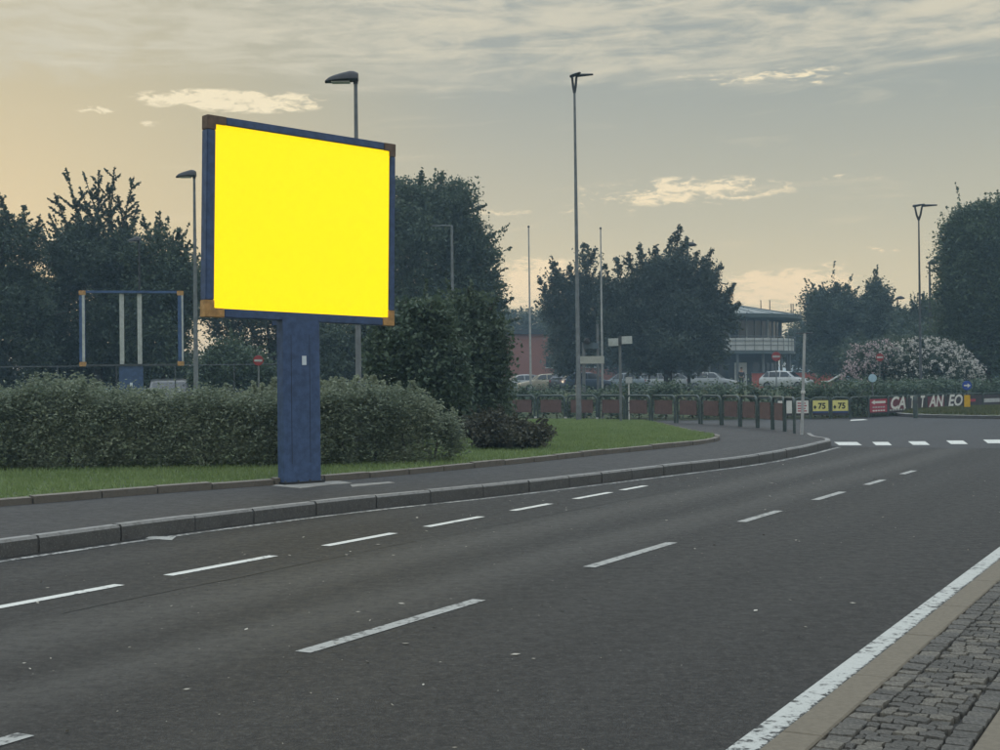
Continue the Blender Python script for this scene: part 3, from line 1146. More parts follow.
for u in (0.12, -0.20):
    bpart('hatch_seam', slab(PP, u, u + 0.006, 0.3, ptop - 0.2, 0.110, 0.113), M_DARKMET, pillar, base)

# ------------------------------------------------------------------ the empty billboard frame behind the hedge
ed_ = 47.0
E0, E1 = D(79.5, 366.5, ed_), D(80.0, 290.5, ed_)
E2 = D(184.0, 366.0, ed_ + 0.7)
eb_ = Vector(((E0.x + E2.x) / 2 - 0.0, ed_ + 0.35, LZ))
eb = thing('empty_billboard', eb_, 'empty blue billboard frame without a poster, seen above the hedge', 'billboard')
Ue = Vector((E2.x - E0.x, E2.y - E0.y, 0)).normalized()
Ne = Ue.cross(Vector((0, 0, 1))).normalized()
We, He = (E2 - E0).xy.length, E1.z - E0.z
PE = frame_fn(E0, Ue, Ne, Vector((0, 0, 1)))
bar = 0.13
bpart('frame_bar', slab(PE, 0.22, We - 0.22, He - 0.09, He, -.1, .02), M_BLUE_DULL, eb, eb_, 0.01)
bpart('frame_bar', slab(PE, 0.22, We - 0.22, 0.0, 0.07, -.1, .02), M_GALVDARK, eb, eb_, 0.01)
for u in (0.0, We - 0.2):
    sb = bpart('frame_bar', slab(PE, u, u + 0.2, 0.16, He - 0.16, -.1, .02), M_BLUE_DULL, eb, eb_, 0.01)
    bpart('trim_strip', slab(PE, u + (0.10 if u == 0 else 0.13), u + (0.19 if u == 0 else 0.19), 0.16, He - 0.16, .022, .034), M_PALEBAR, sb, eb_)
for u in (0.0, We - 0.22):
    for v in (0.0, He - 0.16):
        bpart('corner_piece', slab(PE, u - 0.004, u + 0.224, v, v + 0.16, -.104, .026), M_OCHRE, eb, eb_, 0.01)
cu_ = (D(121.8, 340, ed_ + .3) - E0).dot(Ue), (D(139.6, 340, ed_ + .4) - E0).dot(Ue)
for u in cu_:
    bpart('upright', slab(PE, u - 0.075, u + 0.075, 0.072, He - 0.092, -.16, -.06), M_PALEBAR, eb, eb_, 0.01)
pc = sum(cu_) / 2
pz = eb_.z - E0.z
ep_ = bpart('pillar', slab(PE, pc - 0.41, pc + 0.41, pz - 0.05, 0.0, -.22, -.02), M_BLUE, eb, eb_, 0.01)
bpart('sticker', slab(PE, pc - 0.04, pc + 0.05, -0.72, -0.58, -.019, -.012), M_STICKER, ep_, eb_)


# ------------------------------------------------------------------ street lamps
def ground_at(x, y):
    if y > far_y(x) + 2:
        return 0.02 + land_z(x, y)
    return LZ if x < 2.5 and y < 52 else 0.0


def lamp_single(px, toppy, d, label, head_w, gz=LZ, r0=0.062, r1=0.036, m=None, lean=0.0):
    top = D(px, toppy, d)
    b = Vector((top.x + lean, d, gz))
    o = thing('street_lamp', b, label, 'street lamp', 'curved head street lamps')
    h = top.z - gz
    MB().tube([(0, 0, -0.05), (0, 0, 1.1), (0, 0, 1.15), (-lean * .5, 0, h * .6), (-lean, 0, h)], [r0 * 1.25, r0 * 1.2, r0, (r0 + r1) / 2, r1], 10).build('pole', m or M_GALV, o, smooth=True)
    # flattened leaf-shaped lantern reaching out to the side
    rings = []
    L = head_w
    for k in range(9):
        s = k / 8
        x = 0.05 - L * s
        wy = 0.16 * math.sin(math.pi * min(1, 0.16 + s * 0.80)) ** 0.6 + 0.012
        hz = 0.20 * (1 - s) ** 0.5 * min(1, 0.6 + s * 2.2) + 0.012
        rings.append([(x - lean, wy * math.cos(a), h - 0.03 - 0.035 * s + (max(0, math.sin(a)) * hz - max(0, -math.sin(a)) * 0.035)) for a in [2 * math.pi * j / 12 for j in range(12)]])
    hd = MB().loft(rings).build('lantern', M_DARKMET, o, smooth=True)
    MB().box((-L * .45 - lean, 0, h - 0.085), (L * .55, 0.2, 0.02)).build('lens', M_CHROME, hd)
    MB().tube([(-lean, 0, h - 0.12), (-lean, 0, h + 0.03)], r1 * 1.35, 10).build('collar', M_DARKMET, o)
    return o


lamp_single(355.6, 78, 27.0, 'grey street lamp rising behind the yellow billboard with dark curved head', 0.66)
lamp_single(194.2, 174.5, 41.0, 'grey street lamp between the empty frame and the yellow billboard', 0.60, r0=0.075)
lamp_single(139, 240, 57.5, 'distant street lamp head half lost in the trees above the empty frame', 0.55, gz=0.0, m=M_DARKMET)


def lamp_double(px, toppy, d, gz, label, rz=0.0, s=1.0, r0=0.085, lean=0.0, fork=.16, m=None):
    top = D(px, toppy, d)
    o = thing('street_lamp', (top.x + lean, d, gz), label, 'street lamp', 'two headed street lamps')
    h = top.z - gz
    MB().tube([(0, 0, -0.05), (0, 0, 1.4), (0, 0, 1.45), (-lean * .6, 0, h * .6), (-lean, 0, h - 0.55 * s)], [r0 * 1.25, r0 * 1.2, r0, r0 * .75, r0 * .5], 10).build('pole', m or M_GALVDARK, o, smooth=True)
    for sgn, (ax, ay) in ((1, (fork, -0.06)), (-1, (-fork, 0.10))):
        arm = MB().tube([(-lean, 0, h - 0.6 * s), (-lean + ax * .28 * s, ay * .28 * s, h - 0.38 * s), (-lean + ax * .5 * s, ay * .5 * s, h - 0.05 * s), (-lean + ax * .62 * s, ay * .62 * s, h + 0.01 * s)], [.05 * s, .045 * s, .04 * s, .04 * s], 8).build('arm', M_DARKMET, o, smooth=True)
        dx, dy = (1.0, -0.25) if sgn > 0 else (0.42, -0.85)
        l = 0.62 * s
        n_ = math.hypot(dx, dy)
        dx, dy = dx / n_, dy / n_
        sx, sy = -dy, dx
        rings = []
        for k in range(7):
            q = k / 6
            w = 0.11 * s * (math.sin(math.pi * (0.12 + q * 0.8))) ** .5
            hz = 0.06 * s * (1 - 0.5 * q)
            cx, cy = -lean + ax * .62 * s + dx * (l * q - .04), ay * .62 * s + dy * (l * q - .04)
            rings.append([(cx + sx * w * math.cos(a), cy + sy * w * math.cos(a), h + 0.01 * s + hz * math.sin(a)) for a in [2 * math.pi * j / 10 for j in range(10)]])
        MB().loft(rings).build('lantern', M_DARKMET, o, smooth=True)
    return o


lb = G(579.5, 422.5, KZ)
lamp_double(574.3, 76, lb.y, KZ, 'tall two-headed street lamp standing by the brown barrier hoops', s=1.05, lean=0.03, m=M_GALV, fork=.15)
lamp_double(918.5, 206, 72, 0.2, 'two-headed street lamp in front of the white flowering shrub', s=1.25, r0=0.075, fork=.27)


def lamp_far(px, toppy, d, label, side=1):
    top = D(px, toppy, d)
    gz = ground_at(top.x, d)
    o = thing('street_lamp', (top.x, d, gz), label, 'street lamp', 'far street lamps')
    h = top.z - gz
    MB().tube([(0, 0, -0.05), (0, 0, h)], [.12, .06], 8).build('pole', M_GALVDARK, o, smooth=True)
    rings = []
    for k in range(8):
        q = k / 7
        w = 0.22 * math.sin(math.pi * (0.1 + 0.85 * q)) ** .6
        rings.append([(side * (-.12 + .75 * q), w * math.cos(a), h + .06 + .16 * math.sin(math.pi * (.12 + .8 * q)) * math.sin(a) + .05 * math.sin(math.pi * q)) for a in [2 * math.pi * j / 10 for j in range(10)]])
    MB().loft(rings).build('lantern', M_DARKMET, o, smooth=True)
    return o


lamp_far(929.5, 264, 88, 'single-headed lamp pole just in front of the tall dark columnar tree')
lamp_far(897.5, 299, 118, 'far lamp head above the dark trees by the conifer')
lamp_far(687.5, 246, 92, 'lamp head rising out of the top of the broad birch crown')
# slim lamp with a thin straight arm
tp = D(451.8, 226, 58)
o = thing('street_lamp', (tp.x, 58, 0), 'slim pale lamp post with thin horizontal arm before the big round tree', 'street lamp')
MB().tube([(0, 0, -.05), (0, 0, tp.z)], [.09, .05], 8).build('pole', M_GALV, o, smooth=True)
MB().tube([(0.03, 0, tp.z), (-.35, 0, tp.z + .02), (-.8, 0, tp.z + .02)], [.03, .03, .025], 6).build('arm', M_GALV, o)
MB().box((-.72, 0, tp.z + .01), (.3, .14, .05)).build('lantern', M_GALV, o, bevel=.01)

# bare flag poles
for u0, v0, u1, lab in ((528.6, 227.5, 531, 'bare white flagpole beside the reddish brick wall'), (600.6, 229, 602.5, 'bare flagpole between the tall lamp and the finger signpost')):
    d_ = 60.5
    top = D(u0, v0, d_)
    bx_ = D(u1, 398, d_).x - 0.0
    gz = ground_at(bx_, d_)
    o = thing('flagpole', (bx_, d_, gz), lab, 'flagpole', 'bare flagpoles')
    MB().tube([(0, 0, -.05), ((top.x - bx_) * .5, 0, (top.z - gz) * .5), (top.x - bx_, 0, top.z - gz)], [.062, .045, .03], 10).build('pole', M_POLEGREY, o, smooth=True)
    MB().lathe([(.02, -.02), (.045, .0), (.055, .03), (.04, .07), (.01, .09)], (top.x - bx_, 0, top.z - gz), 10).build('cap', M_GALVDARK, o, smooth=True)


# ------------------------------------------------------------------ barrier hoops with brown boards
def hoop(a, b, h, label, board, group, m_frame=M_GREENMET, r=0.040, inset=0.17, gap=0.085):
    a = Vector((a.x, a.y, a.z))
    b = Vector((b.x, b.y, b.z))
    t = (b - a).xy.normalized()
    t = Vector((t.x, t.y, 0))
    a = a + t * gap
    b = b - t * gap
    c = (a + b) / 2
    L = (b - a).length
    o = thing('barrier_hoop', c, label, 'barrier', group)
    rr_ = 0.19
    pts = [-t * L / 2 + Vector((0, 0, -.05)), -t * L / 2 + Vector((0, 0, h - rr_))]
    for k in range(1, 5):
        q = k / 5 * math.pi / 2
        pts.append(-t * (L / 2 - rr_ + rr_ * math.cos(q)) + Vector((0, 0, h - rr_ + rr_ * math.sin(q))))
    pts += [-t * (L / 2 - rr_) + Vector((0, 0, h)), t * (L / 2 - rr_) + Vector((0, 0, h))]
    for k in range(1, 5):
        q = math.pi / 2 - k / 5 * math.pi / 2
        pts.append(t * (L / 2 - rr_ + rr_ * math.cos(q)) + Vector((0, 0, h - rr_ + rr_ * math.sin(q))))
    pts += [t * L / 2 + Vector((0, 0, h - rr_)), t * L / 2 + Vector((0, 0, -.05))]
    MB().tube(pts, r, 8).build('frame', m_frame, o, smooth=True)
    if board:
        z0, z1, m_ = board
        n = Vector((-t.y, t.x, 0))
        P_ = frame_fn(Vector((0, 0, 0)), t, n, Vector((0, 0, 1)))
        bo = slab(P_, -L / 2 + inset, L / 2 - inset, z0, z1, -.012, .012).build('board', m_, o, bevel=.004)
        for s in (-1, 1):
            for z in (z0 + .1, z1 - .1):
                MB().box(t * s * (L / 2 - inset * .5) + Vector((0, 0, z)), (abs(t.x) * inset + .03, abs(t.y) * inset + .03, .03)).build('clip', M_GALVDARK, o)
    return o


ordinal = ['first', 'second', 'third', 'fourth', 'fifth', 'sixth', 'seventh', 'eighth', 'ninth', 'tenth', 'eleventh', 'twelfth', 'thirteenth']
for i in range(len(hoop_pts) - 1):
    lab = 'barrier hoop holding a brown board, %s from the corner pole' % ordinal[i] if i else 'open green barrier hoop without board nearest the corner pole'
    o = hoop(hoop_pts[i], hoop_pts[i + 1], 0.98, lab, None if i == 0 else (0.30, 0.81, M_BROWN), 'green barrier hoops round the corner')
    if i in (10, 11, 12):
        for s in (0, 1):
            q = (hoop_pts[i] if s == 0 else hoop_pts[i + 1]) - o.location
            MB().lathe([(.045, 0), (.045, .13)], Vector((q.x * .93, q.y * .93, 0.0)), 8).build('foot_sleeve', M_POLEWHITE, o)

# ------------------------------------------------------------------ advertising hoops on the far side
fpx = [756, 775.5, 794, 811, 830.5, 850, 868.5, 887.5, 906.5, 926, 945, 964, 982.5, 1001]
Lf = []
for u in fpx:
    # walk along the far line until the pixel column is reached
    best = None
    for a, b in zip(far_line, far_line[1:]):
        for k in range(60):
            p = a.lerp(b, k / 60)
            w = ROT.transposed() @ (Vector((p.x, p.y, .5)) - CAM)
            uu = w.x / -w.z * F + 500
            if best is None or abs(uu - u) < best[0]:
                best = (abs(uu - u), p)
    Lf.append(best[1])


def stroke(P_, pts_, w0, w1):
    mb = MB()
    n = len(pts_)
    vs = [P_(u, v, w0) for u, v in pts_] + [P_(u, v, w1) for u, v in pts_]
    return mb.add(vs, [tuple(range(n)), tuple(range(2 * n - 1, n - 1, -1))] + [(i, (i + 1) % n, n + (i + 1) % n, n + i) for i in range(n)])


def lettering(o, s, size, c, t, n, m, shear=0.0, bold=0.0, w=0.016, fit=None):
    me = text_mesh(s, size, shear, bold)
    xs_ = [v.co.x for v in me.vertices]
    sx = fit / (max(xs_) - min(xs_)) if fit else 1.0
    M4 = Matrix(((t.x, 0, n.x, 0), (t.y, 0, n.y, 0), (0, 1, 0, 0), (0, 0, 0, 1)))
    for v in me.vertices:
        v.co = (M4 @ Vector((v.co.x * sx, v.co.y, v.co.z))) + Vector((0, 0, 0))
    ob = link('lettering', me, m, o)
    me.materials.clear()
    me.materials.append(m)
    ob.location = t * c[0] + Vector((0, 0, c[1])) + n * w
    return ob


ads = [(None, 'open dark hoop of the far barrier behind the corner hoops'), ('white', 'white board on far barrier hoop half hidden by the corner hoop'), ('whitered', 'white board with red print right behind the leaning corner pole'),
       ('y1', 'pale yellow board on far barrier, the one nearer the corner pole'), ('y2', 'pale yellow board on far barrier, next to the empty dark hoop'), (None, 'empty dark hoop between the yellow board and the crimson arrow board'),
       ('arrow', 'crimson board with white arrow on the far barrier'), ('CA', 'dark board lettered CA on the far barrier'), ('T T', 'dark board with two letters T behind the island post'),
       ('AN', 'dark board lettered AN on the far barrier'), ('EO', 'dark board lettered EO left of the blue arrow sign'), ('red', 'dark board with small red plate right of the amber marker'), ('plate', 'dark hoop with small white plate at the edge of the picture')]
for (kind, lab), a, b in zip(ads, Lf, Lf[1:]):
    a, b = a.copy(), b.copy()
    o = hoop(a, b, 0.92, lab, (0.16, 0.84, M_DARKB) if kind not in (None,) else None, 'advertising hoops across the junction', r=.028, inset=.055, gap=.035)
    t = (b - a).xy.normalized()
    t = Vector((t.x, t.y, 0))
    n = Vector((t.y, -t.x, 0))
    L = (b - a).length - .07
    P_ = frame_fn(Vector((0, 0, 0)), t, n, Vector((0, 0, 1)))
    hw = L / 2 - .06
    if kind in ('white', 'whitered'):
        slab(P_, -hw, hw, .26, .80, .014, .02).build('poster', M_WHITEB, o)
        if kind == 'whitered':
            for k in range(4):
                slab(P_, -hw * .8, hw * (.7 - .2 * (k % 2)), .33 + k * .11, .38 + k * .11, .021, .024).build('print_line', M_REDB, o)
    elif kind in ('y1', 'y2'):
        slab(P_, -hw, hw, .34, .80, .014, .02).build('poster', M_YELLOWB, o)
        slab(P_, -hw, hw, .26, .335, .014, .02).build('print_band', M_NAVY, o)
        stroke(P_, [(-hw * .92, .51), (-hw * .72, .60), (-hw * .52, .51), (-hw * .72, .42)], .021, .024).build('arrow', M_BLACK, o)
        lettering(o, '75', .34, (.06, .55), t, n, M_BLACK, 0, .012, .022)
    elif kind == 'arrow':
        slab(P_, -hw, hw, .22, .80, .014, .02).build('poster', M_REDB, o)
        stroke(P_, [(-hw * .85, .66), (-hw * .45, .76), (-hw * .45, .71), (hw * .8, .71), (hw * .8, .61), (-hw * .45, .61), (-hw * .45, .56)], .021, .025).build('arrow', M_WHITEB, o)
        for k in range(2):
            for q in range(5):
                slab(P_, -hw * .7 + q * hw * .3, -hw * .7 + q * hw * .3 + hw * .22, .26 + k * .15, .32 + k * .15, .021, .024).build('print_line', M_WHITEB if k == 0 else M_PALEBAR, o)
    elif kind in ('CA', 'AN', 'EO', 'T T'):
        ob_ = slab(P_, hw * -.9, hw * .9, .30, .82, .013, .016).build('print_band', M_REDDARK if kind in ('CA', 'AN') else M_DARKB, o)
        lettering(o, kind.replace(' ', '   '), .78, (0, .57), t, n, M_WHITEB, 0.22, .022, .018, L * .80)
        if kind == 'CA':
            for q in range(6):
                slab(P_, -hw * .9 + q * hw * .3, -hw * .9 + q * hw * .3 + hw * .22, .25, .31, .014, .018).build('print_line', M_PALEBAR, o)
    elif kind == 'red':
        slab(P_, -hw, hw * .2, .5, .64, .014, .02).build('poster', M_REDB, o)
    elif kind == 'plate':
        slab(P_, -hw, hw * .9, .44, .64, .014, .02).build('poster', M_PALEBAR, o)


# ------------------------------------------------------------------ signs
def disc(name, c, r, m, parent, n=24, th=.02):
    return MB().lathe([(r - .004, -th), (r, -th * .6), (r, 0.0), (r - .004, .002)], c, n, 'Y').build(name, m, parent)


def sign_noentry(px, py, d, label, r=.3, back=False, m=None):
    c = D(px, py, d)
    gz = ground_at(c.x, d)
    o = thing('road_sign', (c.x, d, gz), label, 'road sign', 'round road signs')
    h = c.z - gz
    MB().tube([(0, .05, -.05), (0, .05, h + r * .7)], .035, 8).build('post', M_GALV, o)
    dd = MB().lathe([(r - .01, 0.02), (r, .012), (r, -.004), (r - .006, -.01)], (0, 0, h), 24, 'Y').build('sign_plate', m or M_SIGNRED, o)
    if not back:
        MB().box((0, -.014, h), (r * 1.55, .008, r * .42)).build('white_bar', M_PALEBAR, dd)
    return o


sign_noentry(258.3, 360.5, 50, 'red no-entry sign over the hedge just left of the blue pillar', r=.19)
sign_noentry(776.2, 356.5, 84, 'red no-entry sign on a post in front of the white balcony', r=.29)
sign_noentry(879.8, 357.3, 68.5, 'red no-entry sign in front of the flowering shrub', r=.20)
sign_noentry(872.6, 378.2, 60.2, 'pale blue round sign plate below the flowering shrub', r=.185, back=True, m=mat('pale_blue_plate', (0.32, 0.47, 0.55), .5, .1))

# keep-right sign with amber marker on the island
c = D(967, 385.5, 59.5)
o = thing('keep_right_sign', (c.x, 59.5, .25), 'round blue arrow sign above an amber marker on the island', 'road sign')
h = c.z - .25
MB().tube([(0, .05, -.1), (0, .05, h + .15)], .03, 8).build('post', M_GALVDARK, o)
dd = MB().lathe([(.20, 0.02), (.21, .01), (.21, -.004), (.205, -.01)], (0, 0, h), 24, 'Y').build('sign_plate', M_SIGNBLUE, o)
P_ = frame_fn(Vector((0, 0, h)), Vector((1, 0, 0)), Vector((0, -1, 0)), Vector((0, 0, 1)))
stroke(P_, [(-.14, -.03), (.02, -.03), (.02, -.10), (.15, 0), (.02, .10), (.02, .03), (-.14, .03)], .012, .018).build('arrow', M_WHITEB, dd)
am = D(967, 401, 59.5).z - .25
slab(frame_fn(Vector((0, 0, am)), Vector((1, 0, 0)), Vector((0, -1, 0)), Vector((0, 0, 1))), -.125, .125, -.26, .26, -.04, .03).build('marker_board', M_AMBER, o, bevel=.01)

# dark stub post on the island
c = G(915.5, 416.8, .13)
o = thing('island_post', (c.x, c.y, .12), 'short dark post on the island kerb before the letters T', 'post')
MB().tube([(0, 0, -.05), (0, 0, .8), (0, 0, .86)], [.10, .10, .07], 10).build('post', M_GREENMET, o, smooth=True)
MB().lathe([(.105, .55), (.107, .56), (.107, .68), (.105, .69)], (0, 0, 0), 10).build('band', M_GALVDARK, o)

# finger signpost by the hoops
c = G(621, 424.0, KZ)
o = thing('signpost', (c.x, c.y, LZ), 'grey signpost with two pale finger plates on its top', 'road sign')
tz = D(620, 338.5, c.y).z - LZ
lx = D(619.8, 338.5, c.y).x - c.x
MB().tube([(0, 0, -.1), (lx, 0, tz)], .05, 8).build('post', M_GALV, o, smooth=True)
k_ = c.y / F
MB().box((lx - 6.0 * k_, -.06, tz - .13), (11.5 * k_, .03, .27), Matrix.Rotation(R(-2.0), 3, 'Y')).build('sign_plate', M_PALEBAR, o, bevel=.005)
MB().box((lx + 6.6 * k_, -.06, tz - .06), (11.0 * k_, .03, .27), Matrix.Rotation(R(-2.5), 3, 'Y')).build('sign_plate', M_PALEBAR, o, bevel=.005)
MB().box((lx, -.03, tz - .08), (.12, .1, .34)).build('clamp', M_GALVDARK, o)

# direction board on two posts behind the tall lamp
d_ = 60
cL, cR = D(583.5, 343, d_), D(597.5, 324, d_)
gz = ground_at(cL.x, d_)
o = thing('direction_board', ((cL.x + cR.x) / 2, d_, gz), 'two-post direction board with pale plate behind the tall lamp', 'road sign')
mx = (cL.x + cR.x) / 2
MB().tube([(cL.x - mx, 0, -.05), (cL.x - mx, 0, cL.z - gz)], .075, 8).build('post', M_GALV, o)
MB().tube([(cR.x - mx, 0, -.05), (cR.x - mx, 0, cR.z - gz)], .06, 8).build('post', M_GALV, o)
z_ = D(590, 360, d_).z - gz
MB().box((D(592, 360, d_).x - mx, -.10, z_), (24 * d_ / F, .03, 7.5 * d_ / F)).build('sign_plate', mat('pale_sign_back', (.36, .37, .33), .6, .1), o, bevel=.005)
z_ = D(590, 346, d_).z - gz
MB().box((D(591, 346, d_).x - mx, -.10, z_), (14 * d_ / F, .03, 6 * d_ / F)).build('sign_plate', mat('slate_sign_back', (.08, .11, .13), .6, .1), o, bevel=.005)
MB().lathe([(.05, -.12), (.14, -.1), (.15, .08), (.05, .12)], (D(587, 347, d_).x - mx + .0, -.2, z_ + .2), 10, 'Y').build('signal_lamp', M_DARKMET, o)

# leaning corner pole with thin crossbar
c = G(801.8, 434.6, KZ)
o = thing('corner_pole', (c.x, c.y, KZ), 'thin pale leaning pole with crossbar on the pavement corner', 'pole')
tp = D(804.6, 333.5, c.y)
v = tp - c
MB().tube([(0, 0, -.05), v * .45, v], [.045, .04, .038], 10).build('pole', M_POLEGREY, o, smooth=True)
MB().tube([v + Vector((-.24, 0, .0)), v + Vector((.24, 0, .012))], .018, 6).build('crossbar', M_GALVDARK, o)
MB().lathe([(.06, -.04), (.065, .0), (.06, .04)], v * .42, 10).build('collar', M_POLEWHITE, o)

# small sign pole behind the finger post
c = D(629, 402, 58)
o = thing('marker_post', (c.x, 58, 0), 'small white marker post behind the finger signpost', 'post')
MB().tube([(0, 0, -.02), (0, 0, 1.65)], .03, 6).build('post', M_POLEWHITE, o)
MB().box((.0, -.04, 1.75), (.3, .02, .28)).build('sign_plate', M_PALEBAR, o, bevel=.01)


# ------------------------------------------------------------------ cars
def car(px, d, rz, label, paint, py_base=None, s=1.0, rough=.3, gz=None):
    b = D(px, 390, d)
    if gz is None:
        gz = ground_at(b.x, d)
    o = thing('parked_car', (b.x, d, gz), label, 'car', 'parked cars', rz)
    o.scale = (s, s, s)
    # stations along x (front = +x): x, bottom z, belt z, half width
    S = [(2.05, .42, .60, .62), (1.98, .28, .72, .74), (1.6, .20, .82, .83), (.95, .18, .93, .86), (.2, .18, .96, .87), (-.7, .18, .97, .87), (-1.5, .20, .98, .85), (-1.9, .28, .93, .78), (-1.98, .42, .80, .68)]
    rings = []
    for x, zb, zt, w in S:
        rings.append([(x, -w * .86, zb), (x, -w, zb + .15), (x, -w, zt - .18), (x, -w * .93, zt - .03), (x, -w * .78, zt), (x, w * .78, zt), (x, w * .93, zt - .03), (x, w, zt - .18), (x, w, zb + .15), (x, w * .86, zb)])
    MB().loft(rings).build('body', paint, o, smooth=True)
    C = [(.98, .92, .74, .93, .74), (.42, .92, .76, 1.33, .62), (.1, .92, .76, 1.44, .60), (-.6, .92, .76, 1.48, .60), (-1.35, .92, .75, 1.40, .58), (-1.86, .92, .72, .98, .68)]
    rings = [[(x, -w0, z0), (x, -(w0 + w1) / 2, (z0 + z1) / 2), (x, -w1, z1 - .03), (x, -w1 * .8, z1), (x, w1 * .8, z1), (x, w1, z1 - .03), (x, (w0 + w1) / 2, (z0 + z1) / 2), (x, w0, z0)] for x, z0, w0, z1, w1 in C]
    MB().loft(rings).build('cabin', paint, o, smooth=True)
    for s_ in (-1, 1):
        for xa, xb, ta, tb in ((.72, -.18, .30, -.18), (-.26, -1.1, -.26, -1.1), (-1.16, -1.62, -1.16, -1.36)):
            MB().add([(xa, s_ * .768, .99), (xb, s_ * .775, .99), (tb, s_ * .648, 1.38), (ta, s_ * .648, 1.36)], [(0, 1, 2, 3)]).build('side_window', M_GLASS, o)
        MB().lathe([(.02, -.01), (.07, -.005), (.075, .03), (.03, .05)], (1.93, s_ * .56, .62), 8, 'X').build('headlight', M_CHROME, o, smooth=True)
        MB().box((-1.95, s_ * .6, .80), (.06, .16, .22)).build('tail_light', M_TAIL, o, bevel=.01)
        MB().box((.62, s_ * .93, 1.02), (.12, .16, .11)).build('wing_mirror', paint, o, bevel=.02)
        for x in (1.25, -1.25):
            w_ = MB().lathe([(.2, -.09), (.29, -.1), (.31, -.07), (.31, .07), (.29, .1), (.2, .09)], (x, s_ * .78, .31), 16, 'Y').build('wheel', M_TYRE, o, smooth=True)
            MB().lathe([(.02, -.02), (.18, -.01), (.2, .02)], (x, s_ * .79 + s_ * .085, .31), 12, 'Y').build('rim', M_GALV, w_)
    MB().add([(.93, -.62, 1.0), (.93, .62, 1.0), (.46, .53, 1.35), (.46, -.53, 1.35)], [(0, 1, 2, 3)]).build('windscreen', M_GLASS, o)
    MB().add([(-1.835, -.58, 1.06), (-1.835, .58, 1.06), (-1.45, .5, 1.37), (-1.45, -.5, 1.37)], [(0, 1, 2, 3)]).build('rear_window', M_GLASS, o)
    return o


M_CARW = mat('white_car_paint', (.30, .32, .335), .3, .04, coat=.4)
M_CARB = mat('beige_car_paint', (.30, .265, .19), .3, .04, coat=.4)
M_CARN = mat('navy_car_paint', (.05, .075, .12), .3, .04, coat=.4)
M_CARS = mat('silver_blue_paint', (.17, .21, .24), .3, .04, coat=.4)
M_CARK = mat('charcoal_car_paint', (.03, .032, .035), .3, .04, coat=.4)
car(543, 112, R(188), 'beige hatchback parked before the reddish brick wall', M_CARB)
car(520, 117, R(195), 'white car half hidden behind the beige hatchback', M_CARW)
car(569, 104, R(60), 'black car with white reflections next to the tall lamp', M_CARK)
car(588, 101, R(12), 'navy blue car parked behind the direction board', M_CARN)
car(622, 112, R(170), 'pale silver-blue car seen behind the finger signpost', M_CARS)
car(644, 116, R(182), 'white car with pale windows right of the finger signpost', M_CARW)
car(676, 118, R(10), 'white car in the shade under the left half of the birch', M_CARW)
car(712, 112, R(-20), 'white car nose showing right of the birch trunk', M_CARW)
car(786, 106, R(-32), 'white hatchback parked in front of the round building', mat('bright_white_paint', (.52, .54, .55), .3, .04, coat=.4))
car(169, 54, R(-75), 'dark car glimpsed over the hedge under the empty frame', M_CARK, gz=.30, s=1.15)

# ------------------------------------------------------------------ person in dark clothes by the round building
c = D(741.5, 380, 108)
pg = ground_at(c.x, 108)


def skinned(name, pts, edges, rad, m, parent=None, root=0):
    me = bpy.data.meshes.new(name)
    me.from_pydata(pts, edges, [])
    o_ = link(name, me, m, parent)
    md = o_.modifiers.new('skin', 'SKIN')
    for i_, r_ in enumerate(rad):
        me.skin_vertices[0].data[i_].radius = (r_, r_ * .85) if not isinstance(r_, tuple) else r_
        me.skin_vertices[0].data[i_].use_root = (i_ == root)
    ss = o_.modifiers.new('sub', 'SUBSURF')
    ss.levels = ss.render_levels = 2
    return o_


M_SKIN = mat('skin', (.35, .2, .14), .6, .05)
M_CLOTH = mat('dark_clothing', (.018, .02, .025), .85, .2, 10)
M_HAIR = mat('dark_hair', (.02, .015, .012), .7, .1)
body_p = [(0, 0, .95), (0, 0, 1.2), (0, 0, 1.42), (0, -.01, 1.52), (0, -.02, 1.62), (0, -.02, 1.73), (.19, 0, 1.42), (.24, .02, 1.14), (.22, -.08, .9), (.21, -.1, .8), (-.19, 0, 1.42), (-.24, .03, 1.14), (-.22, -.04, .9), (-.21, -.05, .8),
          (.1, 0, .9), (.11, -.06, .5), (.11, .02, .09), (.11, -.16, .04), (-.1, 0, .9), (-.11, .08, .5), (-.11, .16, .1), (-.11, 0, .04)]
body_e = [(0, 1), (1, 2), (2, 3), (3, 4), (4, 5), (2, 6), (6, 7), (7, 8), (8, 9), (2, 10), (10, 11), (11, 12), (12, 13), (0, 14), (14, 15), (15, 16), (16, 17), (0, 18), (18, 19), (19, 20), (20, 21)]
body_r = [.14, .13, .15, .06, .09, .08, .06, .045, .035, .03, .06, .045, .035, .03, .09, .06, .04, .035, .09, .06, .04, .035]
pers = skinned('person', body_p, body_e, body_r, M_SKIN)
pers.location = (c.x, 108, pg)
tag(pers, 'person in dark clothes walking in front of the round building', 'person')
skinned('jacket', body_p[:3] + body_p[6:9] + body_p[10:13], [(0, 1), (1, 2), (2, 3), (3, 4), (4, 5), (2, 6), (6, 7), (7, 8)], [.16, .15, .165, .075, .06, .05, .075, .06, .05], M_CLOTH, pers)
skinned('trousers', [body_p[0]] + body_p[14:17] + body_p[18:21], [(0, 1), (1, 2), (2, 3), (0, 4), (4, 5), (5, 6)], [.15, .105, .075, .055, .105, .075, .055], M_CLOTH, pers)
MB().lathe([(.02, 1.66), (.09, 1.68), (.1, 1.74), (.08, 1.8), (.02, 1.825)], (0, .0, 0), 12).build('hair', M_HAIR, pers, smooth=True)

